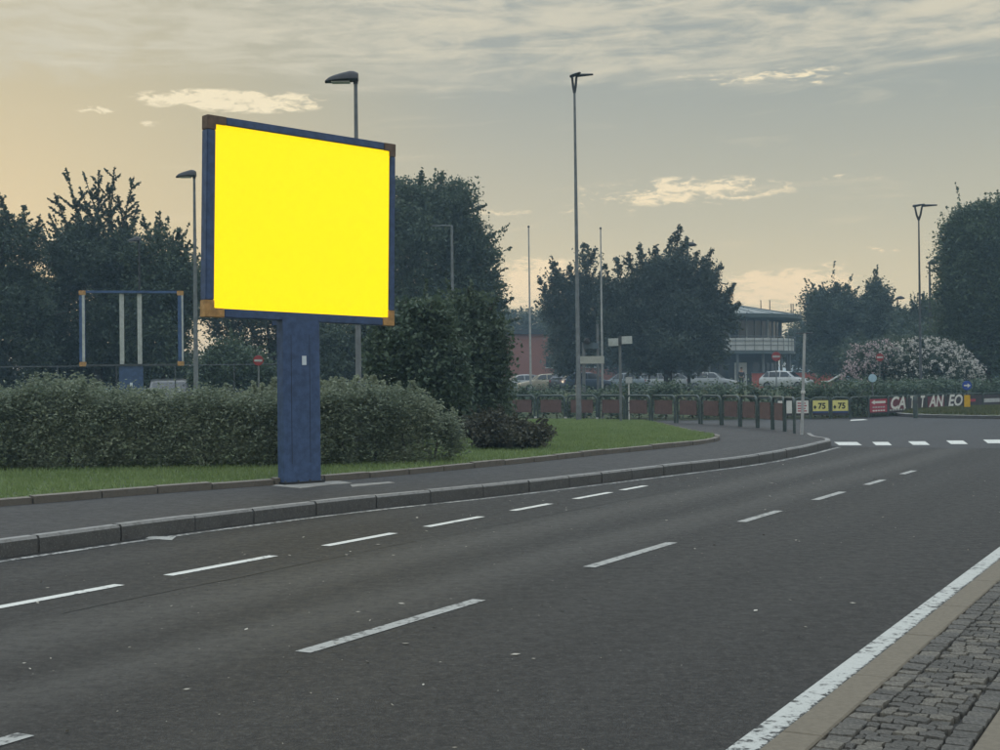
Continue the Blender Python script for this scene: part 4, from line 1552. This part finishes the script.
# ================================================================== BUILDINGS
M_BRICK = brick_mat('red_brick')
M_RENDER = mat('pale_render', (.50, .51, .50), .8, .1, 2)
M_ROOFMET = mat('grey_green_roof', (.20, .22, .215), .6, .12, 1.5)
M_FASCIA = mat('slate_fascia', (.075, .10, .105), .6, .12, 2)
M_FRAME = mat('window_frame_grey', (.13, .145, .15), .6, .1)
M_FLOORDK = mat('shaded_wall_dark_roof', (.028, .032, .035), .8, .2)

# round two-storey building: pale balcony band, dark glazed upper floor, shallow cone roof
cb = D(718, 380, 134)
bgz = 1.0
rb = thing('round_building', (cb.x, 134, bgz), 'round two-storey building with pale balcony and shallow grey roof', 'building')
sc_ = 134 / F


def hz(py):
    return D(760, py, 126.5).z - bgz


z_b0, z_b1 = hz(350.5), hz(337.5)
z_e0, z_e1, z_r = hz(318.5), hz(313.5), hz(299)
RB = 7.5
N_ = 64


def ringpts(r, z, n=N_):
    return [(r * math.cos(2 * math.pi * k / n), r * math.sin(2 * math.pi * k / n), z) for k in range(n)]


MB().loft([ringpts(RB - 1.6, -.2), ringpts(RB - 1.6, z_b0 - .25)]).build('ground_floor_wall', M_FLOORDK, rb, smooth=True)  # shade under the balcony painted in as a dark wall colour
MB().loft([ringpts(RB - .1, z_b0 - .28), ringpts(RB + .02, z_b0 - .26), ringpts(RB + .02, z_b0 + .02), ringpts(RB - .1, z_b0 + .03)]).build('balcony_slab', M_FASCIA, rb, smooth=True)
MB().loft([ringpts(RB - .05, z_b0 + .05), ringpts(RB - .05, z_b1), ringpts(RB - .2, z_b1), ringpts(RB - .2, z_b0 + .05)], cap=False).build('balcony_parapet', M_RENDER, rb, smooth=True)
for zz_ in (z_b1 + .16, z_b0 + .55, z_b0 + .95):
    rail = MB()
    pts_ = [Vector(p) for p in ringpts(RB + .03, zz_, 48)]
    rail.tube(pts_ + [pts_[0]], .03, 5, cap=False).build('railing', M_FRAME, rb)
for k in range(26):
    a_ = R(-180 + k * 7.2)
    MB().tube([((RB + .03) * math.cos(a_), (RB + .03) * math.sin(a_), z_b0 - .1), ((RB + .03) * math.cos(a_), (RB + .03) * math.sin(a_), z_b1 + .17 + (1.0 if k in (18, 20, 22) else 0))], .028, 5).build('railing_post', M_FRAME, rb)
MB().loft([ringpts(RB - 1.4, z_b0), ringpts(RB - 1.4, z_e0 + .1)]).build('upper_wall', M_FLOORDK, rb, smooth=True)
for k in range(22):
    a0_, a1_ = R(-176 + k * 8), R(-176 + k * 8 + 6.6)
    r_ = RB - 1.37
    w_ = MB().add([(r_ * math.cos(a0_), r_ * math.sin(a0_), z_b0 + .3), (r_ * math.cos(a1_), r_ * math.sin(a1_), z_b0 + .3), (r_ * math.cos(a1_), r_ * math.sin(a1_), z_e0 - .15), (r_ * math.cos(a0_), r_ * math.sin(a0_), z_e0 - .15)], [(0, 1, 2, 3)]).build('window', M_GLASS, rb)
    r2_ = RB - 1.33
    am = (a1_ + R(.7))
    MB().tube([(r2_ * math.cos(am), r2_ * math.sin(am), z_b0 + .1), (r2_ * math.cos(am), r2_ * math.sin(am), z_e0)], .05 if k % 5 else .12, 6).build('mullion', M_RENDER if k in (12, 15) else M_FRAME, w_)
MB().loft([ringpts(RB + .3, z_e0), ringpts(RB + .75, z_e0 + .12), ringpts(RB + .8, z_e1), ringpts(RB + .7, z_e1 + .04)]).build('eave', M_FASCIA, rb, smooth=True)
roof = MB().loft([ringpts(RB + .74, z_e1 + .02), ringpts(RB * .5, z_e1 + (z_r - z_e1) * .62), ringpts(.4, z_r + .1)]).build('roof', M_ROOFMET, rb, smooth=True)
for k in range(24):
    a_ = 2 * math.pi * k / 24
    MB().tube([((RB + .7) * math.cos(a_), (RB + .7) * math.sin(a_), z_e1 + .05), (RB * .5 * math.cos(a_), RB * .5 * math.sin(a_), z_e1 + (z_r - z_e1) * .62 + .03), (.5 * math.cos(a_), .5 * math.sin(a_), z_r + .11)], .035, 4).build('roof_seam', M_FASCIA, roof)
for u_ in (763, 772, 793.5, 795.5):
    p = D(u_, 318, 131)
    for_top = D(u_, 299.5 if u_ < 780 else 303, 131).z - bgz
    MB().tube([(p.x - cb.x, -2.0, z_e1), (p.x - cb.x, -2.0, for_top)], .05, 5).build('antenna', M_DARKMET, rb)
for k in range(16):
    a_ = R(-172 + k * 22)
    MB().tube([((RB - .5) * math.cos(a_), (RB - .5) * math.sin(a_), -.3), ((RB - .5) * math.cos(a_), (RB - .5) * math.sin(a_), z_b0 - .27)], .13, 8).build('column', M_FRAME, rb, smooth=True)
for a0_, a1_, m_, nm in ((-84, -72, M_RENDER, 'entrance_panel'), (-66, -58, M_GLASS, 'window'), (-52, -44, M_GLASS, 'window'), (-40, -32, M_GLASS, 'window'), (-100, -90, M_GLASS, 'door')):
    r_ = RB - 1.55
    mb = MB()
    aa = [R(a0_ + (a1_ - a0_) * k / 4) for k in range(5)]
    mb.loft([[(r_ * math.cos(a), r_ * math.sin(a), .05), ((r_ - .1) * math.cos(a), (r_ - .1) * math.sin(a), .05), ((r_ - .1) * math.cos(a), (r_ - .1) * math.sin(a), z_b0 - 1.1), (r_ * math.cos(a), r_ * math.sin(a), z_b0 - 1.1)] for a in aa]).build(nm, m_, rb)

# long brick building behind the beige car
p0, p1 = D(470, 380, 150), D(640, 380, 150)
zt = D(530, 330, 150).z - 1
lb_ = thing('brick_building', (p0.x, 150, 1.0), 'long low red-brick building with dark flat roof behind the cars', 'building')
Lb = p1.x - p0.x
MB().box((Lb / 2, 4, zt / 2 - .3), (Lb, 8, zt - .2)).build('wall', M_BRICK, lb_)
MB().box((Lb / 2, 4, zt - .2), (Lb + .8, 8.8, .5)).build('roof', M_FLOORDK, lb_, bevel=.03)
for k in range(4):
    x_ = 9.2 + k * 2.2
    w_ = MB().box((x_, -.02, 3.1), (1.5, .06, 1.2)).build('window', M_GLASS, lb_)
    MB().box((x_, -.06, 2.45), (1.7, .1, .1)).build('sill', M_RENDER, w_)

# brick garden wall right of the round building
q0, q1 = D(752, 380, 122), D(846, 380, 122)
gw = thing('brick_wall', (q0.x, 122, 1.0), 'low red-brick boundary wall behind the white hatchback', 'wall')
zt = D(800, 372, 122).z - 1
MB().box(((q1.x - q0.x) / 2, 0, zt / 2 - .05), (q1.x - q0.x, .3, zt)).build('wall', M_BRICK, gw)
MB().box(((q1.x - q0.x) / 2, 0, zt - .02), (q1.x - q0.x + .1, .42, .08)).build('coping', M_FASCIA, gw)
r0_, r1_ = D(821, 382, 100), D(844, 373, 100)
gr = thing('ramp_rail', (r0_.x, 100, 1.02), 'pale sloping handrail below the left end of the flowering shrub', 'handrail')
dx_, dz_ = r1_.x - r0_.x, r1_.z - r0_.z
MB().tube([(0, 0, r0_.z - 1.02), (dx_ * .35, 0, r0_.z - 1.0), (dx_, 0, r1_.z - 1.02)], .09, 6).build('rail', M_POLEWHITE, gr)
for f_ in (.05, .5, .95):
    MB().tube([(dx_ * f_, 0, -.1), (dx_ * f_, 0, r0_.z - 1.02 + max(0, dz_ * (f_ - .3) * 1.4))], .04, 6).build('post', M_GALV, gr)

# mesh fence behind the hedge on the left
fd_ = 50.5
fz = D(160, 365.5, fd_).z
f0, f1 = D(-60, 366, fd_), D(300, 366, fd_)
fen = thing('mesh_fence', (f0.x, fd_, LZ), 'thin wire fence with slim posts behind the hedge and empty frame', 'fence')
Lx = f1.x - f0.x
for z_ in (fz - LZ, (fz - LZ) * .55, .25):
    MB().tube([(0, 0, z_), (Lx, 0, z_)], .02, 5).build('rail', M_GALVDARK, fen)
k = 0
while k * 2.2 < Lx:
    MB().tube([(k * 2.2, 0, -.1), (k * 2.2, 0, fz - LZ + .05)], .025, 6).build('post', M_GALVDARK, fen)
    k += 1


# ================================================================== VEGETATION
L_DARK = leaf_mat('leaf_dark', (.045, .070, .050), (.085, .115, .070), .5, .3)
L_MID = leaf_mat('leaf_mid', (.050, .078, .050), (.095, .130, .075), .5, .3)
L_HEDGE = leaf_mat('leaf_hedge', (.13, .172, .12), (.315, .345, .235), .45, .38)
L_SHRUB = leaf_mat('leaf_shrub', (.055, .090, .060), (.110, .150, .090), .45, .3)
L_BIRCH = leaf_mat('leaf_birch', (.040, .060, .048), (.080, .100, .070), .5, .3)
L_COL = leaf_mat('leaf_columnar', (.050, .080, .048), (.100, .140, .070), .5, .3)
L_TWIG = leaf_mat('leaf_brownish', (.060, .062, .045), (.110, .105, .070), .55, .25)
L_WHITE = leaf_mat('blossom_white', (.50, .48, .45), (.70, .68, .63), .6, .35)
L_PINK = leaf_mat('blossom_pink', (.40, .30, .31), (.55, .46, .46), .6, .3)
vrng = np.random.default_rng(11)


def px_ells(d, ells, deep=0.9):
    k = d / F
    res = []
    for e in ells:
        u, v, hw, hh = e[:4]
        dd = e[4] if len(e) > 4 else 0.0
        c = D(u, v, d + dd)
        res.append((c.x, c.y, c.z, hw * k, max(hw * k * deep, .3), hh * k))
    return res


def plant(name, label, cat, d, ells, nclump, per, crad, leaf, m, trunk=None, shoots=(), group=None, zmin=None, skin=.45, jag=.12, deep=.9, gz=None, crown='crown', droop=0.0, long=1.6, trunk_r=.2, limbs=6, fringe=.5, sprays=130):
    E = px_ells(d, ells, deep)
    tu = trunk if trunk is not None else ells[0][0]
    b = D(tu, 385, d)
    if gz is None:
        gz = ground_at(b.x, d)
    loc = Vector((b.x, d, gz))
    o = thing(name, loc, label, cat, group)
    LE = lobed(E, vrng)
    fine = d > 50
    if fine:
        leaf *= .72
    P = clumped(LE, int(nclump * 1.25), int(per * (1.6 if fine else 1.25)), crad * .8, vrng, skin, jag, zmin=(zmin if zmin is not None else gz + .05))
    if fringe:
        P = np.vstack([P, clumped(LE, int(nclump * fringe), 32, crad * .42, vrng, 1.0, .10, zmin=gz + .3)])
    if sprays:
        S0 = in_ellipsoids(LE, sprays, vrng, 1.0, .05)
        cen = np.array([np.mean([e[0] for e in E]), d, np.mean([e[2] for e in E])])
        dr = S0 - cen
        dr /= np.linalg.norm(dr, axis=1)[:, None]
        dr[:, 2] += .55 - droop
        dr += vrng.normal(size=dr.shape) * .25
        ln = crad * vrng.uniform(.7, 2.1, sprays)
        f = vrng.uniform(size=(sprays, 38)) ** .8
        SP = S0[:, None] + dr[:, None] * (ln[:, None] * f)[..., None] + vrng.normal(size=(sprays, 38, 3)) * (crad * .14 * (1.15 - f))[..., None]
        SP = SP.reshape(-1, 3)
        P = np.vstack([P, SP[SP[:, 2] > gz + .4]])
    tb = MB()
    top = max(E, key=lambda e: e[2] + e[5])
    tz = (top[2] + top[5] * .2) - gz
    tb.tube([(0, 0, -.1), (0.02, 0, tz * .3), ((top[0] - b.x) * .5, (top[1] - d) * .5, tz * .65), (top[0] - b.x, top[1] - d, tz)], [trunk_r * 1.25, trunk_r, trunk_r * .6, trunk_r * .15], 8)
    for k in range(limbs):
        e = E[k % len(E)]
        z0 = tz * (.2 + .5 * (k / max(1, limbs)))
        tgt = Vector((e[0] - b.x + vrng.normal() * e[3] * .5, e[1] - d + vrng.normal() * e[4] * .5, e[2] - gz + e[5] * vrng.uniform(-.1, .6)))
        st_ = Vector(((top[0] - b.x) * .4 * z0 / tz, 0, z0))
        tb.tube([st_, st_.lerp(tgt, .5) + Vector((0, 0, .15)), tgt], [trunk_r * .5, trunk_r * .3, trunk_r * .08], 6)
    extra = []
    for (u0, v0, u1, v1, wpx) in shoots:
        q0 = D(u0, v0, d + vrng.uniform(-.8, .8))
        q1 = D(u1, v1, d + vrng.uniform(-.8, .8))
        tb.tube([q0 - loc, q0.lerp(q1, .5) - loc, q1 - loc], [.045, .028, .01], 5)
        ax_ = q1 - q0
        Ls = ax_.length
        twigs = [(q0, q1, wpx * d / F * .5, .020)]
        for k in range(9):
            f0 = vrng.uniform(.1, .9)
            side = Vector((vrng.normal(), vrng.normal() * .6, 0)).normalized()
            st_ = q0.lerp(q1, f0)
            en_ = st_ + (ax_.normalized() * .75 + side * .8) * Ls * vrng.uniform(.14, .30) * (1.15 - f0 * .7)
            tb.tube([st_ - loc, en_ - loc], [.016, .006], 4)
            twigs.append((st_, en_, wpx * d / F * .33, .017))
        for (ta_, tb_, tw_, tdn) in twigs:
            n_ = max(4, int((tb_ - ta_).length / tdn))
            f = vrng.uniform(size=n_)
            w = tw_ * (1 - f * .7)
            extra.append(np.array(ta_)[None] * (1 - f)[:, None] + np.array(tb_)[None] * f[:, None] + vrng.normal(size=(n_, 3)) * w[:, None] * np.array([1, 1, .7]))
    if extra:
        P = np.vstack([P] + extra)
    V, Q = leaves(P - np.array(loc)[None], leaf, vrng, droop, long)
    tb.build('trunk', M_BARK, o, smooth=True)
    link(crown, np_mesh(crown, V, Q), m, o)
    return o


GT = 'dark trees behind the hedge'
plant('tree', 'dark bushy tree at the picture edge behind the hedge', 'tree', 62, [(-15, 300, 58, 100), (10, 250, 32, 45), (-30, 245, 40, 55), (20, 330, 38, 60), (-60, 300, 50, 90)], 520, 62, .42, .15, L_DARK, trunk=-20, group=GT,
      shoots=[(10, 225, -2, 190, 3.5), (22, 228, 25, 205, 3.5), (32, 248, 40, 215, 3), (-20, 210, -14, 185, 4)])
plant('tree', 'dark tree beyond the picture edge behind the hedge', 'tree', 60, [(-130, 290, 60, 95), (-160, 330, 60, 60), (-100, 330, 50, 60)], 330, 55, .45, .16, L_DARK, trunk=-130, group=GT)
plant('tree', 'dark tree with bare spiky shoots on top above the empty frame', 'tree', 65, [(95, 305, 55, 82), (80, 262, 38, 40), (112, 258, 34, 38), (60, 330, 40, 60), (120, 330, 40, 62)], 460, 62, .42, .15, L_DARK, trunk=98, group=GT,
      shoots=[(84, 245, 66, 168, 3.2), (90, 245, 73, 200, 2.6), (76, 250, 54, 193, 3.2), (98, 240, 99, 170, 3.0), (104, 235, 83, 172, 2.4), (108, 240, 115, 166, 3.4), (118, 245, 134, 176, 3.2), (124, 250, 138, 205, 2.8), (70, 262, 49, 214, 3), (100, 240, 79, 186, 2.5), (128, 250, 118, 195, 2.5), (62, 265, 42, 236, 2.5), (112, 235, 108, 182, 2.6)])
plant('tree', 'dark tree thinning out beside the slim lamp left of the billboard', 'tree', 64, [(165, 318, 40, 72), (158, 262, 28, 36), (182, 285, 22, 36), (150, 330, 40, 60)], 330, 55, .42, .15, L_MID, trunk=165, group=GT, jag=.16,
      shoots=[(160, 240, 160, 211, 3), (172, 250, 180, 228, 3), (182, 262, 190, 240, 3), (150, 240, 142, 214, 3), (186, 275, 199, 255, 3), (188, 300, 203, 285, 3)])
plant('tree', 'dark tree hidden behind the yellow billboard panel', 'tree', 72, [(262, 320, 58, 80), (235, 290, 40, 60), (300, 300, 50, 80), (330, 320, 45, 70)], 420, 60, .5, .16, L_DARK, trunk=270, group=GT)
plant('tree', 'big round-topped dark tree right behind the billboard', 'tree', 76, [(422, 260, 62, 78), (436, 214, 44, 34), (408, 218, 40, 38), (464, 278, 36, 60), (385, 280, 50, 76), (474, 312, 32, 48), (430, 330, 66, 52), (457, 240, 27, 36)], 820, 62, .55, .17, L_MID, trunk=432, group=GT, trunk_r=.3, jag=.10,
      shoots=[(485, 285, 505, 268, 3), (480, 245, 496, 232, 3), (490, 310, 514, 298, 3.2), (488, 330, 519, 318, 3), (470, 212, 486, 205, 3), (420, 185, 422, 170, 3), (440, 183, 443, 172, 3)])
plant('bush', 'rounded dark bush behind the hedge left of the blue pillar', 'bush', 54, [(232, 372, 30, 28), (215, 378, 18, 20), (255, 380, 18, 20)], 180, 55, .32, .12, L_SHRUB, trunk=232, crown='foliage', trunk_r=.06)
plant('tree', 'low dark tree filling the gap under the empty frame', 'tree', 68, [(100, 370, 70, 30), (20, 370, 60, 34), (170, 372, 40, 28)], 330, 60, .4, .15, L_DARK, trunk=90, group=GT, trunk_r=.12)
plant('tree', 'low dark tree seen between the blue pillar and the grey lamp', 'tree', 66, [(330, 365, 50, 36), (375, 350, 30, 50)], 240, 60, .4, .15, L_DARK, trunk=345, group=GT, trunk_r=.12)

plant('shrub', 'cone-shaped leafy shrub at the right end of the hedge', 'shrub', 31, [(415, 372, 42, 60), (408, 335, 30, 38), (428, 330, 26, 30), (390, 365, 22, 42), (440, 385, 34, 52)], 520, 62, .2, .075, L_SHRUB, trunk=418, crown='foliage', trunk_r=.07, group='shrubs by the hedge end', jag=.13,
      shoots=[(408, 318, 405, 297, 3.5), (395, 330, 384, 312, 3.5), (385, 350, 374, 330, 3.5), (430, 312, 436, 296, 3.5), (420, 315, 421, 300, 3)])
plant('shrub', 'tall dark shrub behind the cone-shaped one, near the low bush', 'shrub', 35, [(468, 366, 40, 64), (464, 326, 31, 32), (484, 390, 30, 56), (455, 405, 36, 48), (494, 356, 17, 38), (478, 420, 36, 34)], 560, 62, .22, .08, L_MID, trunk=472, crown='foliage', trunk_r=.08, group='shrubs by the hedge end', jag=.12,
      shoots=[(470, 300, 468, 288, 4), (455, 310, 447, 295, 3.5), (490, 310, 498, 298, 3.5)])
plant('bush', 'low dark brownish bush on the lawn before the tall shrub', 'bush', 28.6, [(508, 438, 40, 17), (490, 432, 26, 20), (530, 440, 22, 13)], 230, 55, .13, .05, L_TWIG, trunk=508, crown='foliage', trunk_r=.03, jag=.16, gz=LZ)

GR = 'trees around the car park'
plant('tree', 'loose dark tree behind the tall lamp and the direction board', 'tree', 96, [(578, 330, 22, 42), (562, 292, 13, 22), (586, 275, 11, 22), (552, 308, 10, 20), (598, 312, 16, 34), (570, 350, 22, 26), (580, 300, 14, 24)], 260, 44, .5, .18, L_BIRCH, trunk=578, group=GR, jag=.2, sprays=170,
      shoots=[(560, 280, 551, 256, 4.5), (582, 262, 584, 243, 4.5), (548, 300, 538, 276, 4), (588, 268, 596, 248, 4), (572, 285, 570, 262, 4), (598, 290, 603, 266, 4)])
plant('tree', 'broad birch with drooping dark crown in the middle distance', 'tree', 90, [(670, 322, 42, 52), (676, 272, 20, 26), (655, 280, 18, 24), (640, 278, 14, 24), (625, 296, 13, 26), (700, 290, 20, 30), (712, 318, 18, 34), (690, 330, 34, 42), (645, 325, 34, 46), (618, 325, 18, 42), (672, 350, 58, 30), (726, 312, 10, 20), (610, 300, 8, 16)], 760, 58, .5, .165, L_BIRCH, trunk=668, group=GR, trunk_r=.25, droop=.45, long=2.0, jag=.13, sprays=330,
      shoots=[(676, 258, 679, 224, 6), (681, 258, 687, 236, 4), (668, 258, 670, 238, 4), (640, 262, 640, 243, 5), (622, 282, 616, 257, 5), (654, 262, 657, 244, 4), (700, 268, 713, 248, 5), (712, 290, 721, 262, 4.5), (722, 302, 735, 283, 4.5), (726, 318, 740, 302, 4), (612, 295, 604, 264, 4.5), (632, 272, 628, 252, 4), (692, 268, 699, 250, 4)])
plant('tree', 'dark tree crowns rising behind the low brick building', 'tree', 172, [(515, 325, 24, 16), (545, 326, 20, 15), (490, 325, 24, 18), (575, 325, 24, 16)], 260, 45, .7, .26, L_DARK, trunk=520, group=GR, fringe=.3, sprays=60)
plant('tree', 'dark tree before the brick building right of the flagpole', 'tree', 130, [(566, 348, 15, 30), (556, 325, 10, 14)], 120, 45, .7, .22, L_DARK, trunk=562, group=GR)
plant('tree', 'rounded dark tree just right of the round building', 'tree', 112, [(835, 325, 30, 36), (822, 310, 18, 20), (848, 312, 20, 22), (840, 355, 36, 28)], 380, 55, .6, .2, L_DARK, trunk=836, group=GR, jag=.14,
      shoots=[(815, 305, 806, 293, 3), (835, 292, 837, 282, 3.5), (845, 295, 850, 286, 3)])
plant('conifer', 'dark conifer with pointed tip right of the rounded tree', 'tree', 110, [(876, 335, 24, 42), (876, 303, 13, 20), (876, 289, 6, 14), (890, 345, 26, 36), (865, 350, 24, 34)], 340, 55, .5, .19, L_DARK, trunk=876, group=GR, jag=.13,
      shoots=[(876, 290, 876.5, 269, 1.8), (880, 300, 888, 291, 2.5), (872, 302, 865, 294, 2.5)])
plant('tree', 'low ragged dark tree between the conifer and the columnar tree', 'tree', 104, [(908, 338, 24, 30), (925, 322, 16, 26), (915, 360, 30, 26), (935, 350, 22, 40)], 280, 50, .55, .19, L_DARK, trunk=912, group=GR, jag=.2,
      shoots=[(915, 315, 912, 300, 2.5), (925, 305, 923, 294, 2.5), (905, 320, 900, 308, 2.5)])
plant('columnar_tree', 'tall dense columnar tree filling the upper corner of the picture', 'tree', 82, [(972, 300, 34, 92), (958, 290, 20, 72), (965, 235, 20, 30), (990, 235, 26, 32), (985, 320, 40, 75), (1010, 290, 36, 90), (950, 330, 16, 55), (978, 215, 12, 14), (1000, 220, 20, 22)], 900, 62, .5, .17, L_COL, trunk=985, group=GR, trunk_r=.35, jag=.09, skin=.5)
plant('columnar_tree', 'second columnar tree cut off by the picture edge', 'tree', 80, [(1062, 290, 36, 92), (1050, 250, 24, 50), (1080, 300, 34, 80)], 300, 60, .5, .17, L_COL, trunk=1062, group=GR)
plant('columnar_tree', 'third columnar tree beyond the picture edge', 'tree', 84, [(1150, 290, 40, 92), (1170, 330, 50, 60), (1130, 330, 40, 55)], 300, 55, .5, .18, L_COL, trunk=1150, group=GR)
plant('tree', 'dark tree filling the space behind the flowering shrub', 'tree', 96, [(950, 360, 60, 34), (890, 365, 50, 28), (1000, 360, 50, 40)], 420, 55, .6, .19, L_DARK, trunk=950, group=GR)
plant('tree', 'dark tree standing beyond the parked cars left of the birch', 'tree', 140, [(608, 340, 26, 38), (640, 345, 30, 34)], 200, 50, .8, .24, L_DARK, trunk=620, group=GR)
plant('tree', 'dark tree behind the round building right of its roof', 'tree', 150, [(800, 345, 24, 34), (815, 350, 20, 34), (700, 330, 30, 34)], 220, 50, .8, .24, L_DARK, trunk=806, group=GR)

# flowering shrub
fl = plant('flowering_shrub', 'large dome-shaped shrub covered in white blossom above the letters', 'shrub', 76, [(918, 368, 54, 28), (950, 376, 34, 20), (885, 366, 36, 22), (925, 352, 34, 14)], 420, 55, .35, .12, L_DARK, trunk=918, crown='foliage', trunk_r=.1)
E = px_ells(76, [(920, 368, 54, 29), (952, 376, 33, 20), (895, 368, 32, 22), (925, 353, 34, 15)])
C = in_ellipsoids(E, 1900, vrng, .97, .06)
C = C[C[:, 1] < 76.0]
P = np.repeat(C, 8, axis=0) + vrng.normal(size=(len(C) * 8, 3)) * .05
V, Q = leaves(P - np.array(fl.location)[None], .085, vrng, 0, 1.1)
link('blossoms', np_mesh('blossoms', V, Q), L_WHITE, fl)
C = in_ellipsoids(px_ells(75, [(868, 362, 22, 20), (882, 352, 16, 12), (850, 372, 10, 10)]), 170, vrng, .9, .05)
P = np.repeat(C, 6, axis=0) + vrng.normal(size=(len(C) * 6, 3)) * .075
V, Q = leaves(P - np.array(fl.location)[None], .10, vrng, 0, 1.1)
link('pink_blossoms', np_mesh('pink_blossoms', V, Q), L_PINK, fl)


# hedges: leaves through a long wavy box
def hedge(name, label, line, half, top, gz, n, leaf, m, crad, seed, side='foliage', tuft=0.0, tufts=()):
    r_ = np.random.default_rng(seed)
    pts = np.array([[p.x, p.y] for p in line])
    seg = np.linalg.norm(np.diff(pts, axis=0), axis=1)
    cum = np.concatenate([[0], np.cumsum(seg)])
    L = cum[-1]
    per = 26
    nc = n // per
    s = r_.uniform(0, L, nc)
    cx, cy = np.interp(s, cum, pts[:, 0]), np.interp(s, cum, pts[:, 1])
    j = np.clip(np.searchsorted(cum, s) - 1, 0, len(seg) - 1)
    tx, ty = (pts[j + 1] - pts[j]).T / seg[j]
    wav = .5 * np.sin(s * 1.3 + seed) + .3 * np.sin(s * 3.1 + 2 * seed) + .2 * np.sin(s * 7.3)
    tl = top(s, L) + wav * .06
    # rounded-box cross-section, mostly near the skin
    a = r_.uniform(0, math.pi, nc)
    rr = r_.uniform(.55, 1.0, nc) ** .5
    co, si = np.cos(a), np.sin(a)
    q = .45
    off = np.sign(co) * np.abs(co) ** q * half * rr * (1 + .12 * wav)
    zz = np.abs(si) ** q * (tl - gz) * rr
    zz = np.where(r_.uniform(size=nc) < .35, r_.uniform(0, 1, nc) * zz, zz)
    C = np.column_stack([cx - ty * off, cy + tx * off, gz + zz])
    P = np.repeat(C, per, axis=0) + r_.normal(size=(nc * per, 3)) * crad * np.repeat(r_.uniform(.5, 1.4, nc), per)[:, None]
    for (f, hgt) in tufts:
        f = 1 - (1 - f) * min(1.0, 9.3 / L) if seed == 5 else f
        c0 = np.array([np.interp(f * L, cum, pts[:, 0]), np.interp(f * L, cum, pts[:, 1])])
        t0 = float(top(np.array([f * L]), L)[0])
        for k in range(5):
            dx, dy = r_.normal(size=2) * .25
            k_ = 150
            ff = r_.uniform(size=k_)
            hh = hgt * r_.uniform(.6, 1.1)
            P = np.vstack([P, np.column_stack([c0[0] + dx + ff * r_.normal() * .12 + r_.normal(size=k_) * .045 * (1.2 - ff), c0[1] + dy + r_.normal(size=k_) * .05, t0 - .12 + ff * hh])])
    P = P[P[:, 2] > gz + .02]
    loc = np.array([pts[len(pts) // 2][0], pts[len(pts) // 2][1], gz])
    o = thing(name, tuple(loc), label, 'hedge')
    V, Q = leaves(P - loc, leaf, r_, 0, 1.7, None, .4)
    link('foliage', np_mesh('foliage', V, Q), m, o)
    st_ = MB()
    k = 0
    while k * .6 < L:
        f = k * .6
        x, y = np.interp(f, cum, pts[:, 0]), np.interp(f, cum, pts[:, 1])
        h = float(top(np.array([f]), L)[0]) - gz
        b_ = Vector((x, y, 0)) - Vector((loc[0], loc[1], 0))
        st_.tube([b_ + Vector((0, 0, -.05)), b_ + Vector((rnd.uniform(-.1, .1), rnd.uniform(-.1, .1), h * .5)), b_ + Vector((rnd.uniform(-.2, .2), rnd.uniform(-.2, .2), h * .8))], [.03, .02, .008], 5)
        k += 1
    st_.build('stem', M_BARK, o)['kind'] = 'stuff'
    return o


h0 = [G(-420, 480, LZ), G(-120, 474, LZ), G(0, 471, LZ), G(150, 469, LZ), G(280, 467.5, LZ), G(390, 464.5, LZ), G(431, 462.5, LZ)]
h0 = [p + Vector((0, 1.0, 0)) for p in h0]


def top0(s, L):
    f = np.clip(1 - (L - s) / 9.3, 0, 1)
    return np.interp(f, [0, .20, .235, .27, .31, .34, .55, .72, .80, .90, .96, 1.0], [1.6, 1.62, 1.74, 1.70, 1.74, 1.58, 1.56, 1.50, 1.62, 1.60, 1.38, .95])


hedge('hedge', 'long bushy green hedge running behind the blue pillar', spread(h0, .4), .95, top0, LZ, 260000, .036, L_HEDGE, .075, 5,
      tufts=[(.235, .3), (.27, .22), (.32, .28), (.62, .28), (.655, .42), (.79, .30), (.81, .36), (.85, .3), (.9, .22), (.74, .16), (.45, .14), (.12, .2)])
fh = [p + Vector((0, 2.2, 0)) for p in [far_line[0] + Vector((-12, 0, 0))] + far_line]
hedge('hedge', 'low dark green hedge behind the far barrier and advertising boards', spread(fh, .8), .9, lambda s, L: 1.53 + .1 * np.sin(s * .7) + .06 * np.sin(s * 2.3), .05, 60000, .095, L_SHRUB, .16, 8)

# ================================================================== air
hz_ = MB().box((0, 1700, 7.7), (6200, 4800, 17.6))
hm = bpy.data.materials.new('haze')
hm.use_nodes = True
t = NT(hm.node_tree)
vol = t.n('ShaderNodeVolumePrincipled', ins={'Color': (.50, .76, 1.0, 1), 'Density': 0.0012, 'Anisotropy': 0.2})
t.n('ShaderNodeOutputMaterial', ins={1: vol.outputs[0]})
HAZE = True
if HAZE:
    ho = hz_.build('haze', hm)
    tag(ho, 'thin evening haze hanging over the whole place', 'haze', kind='stuff')
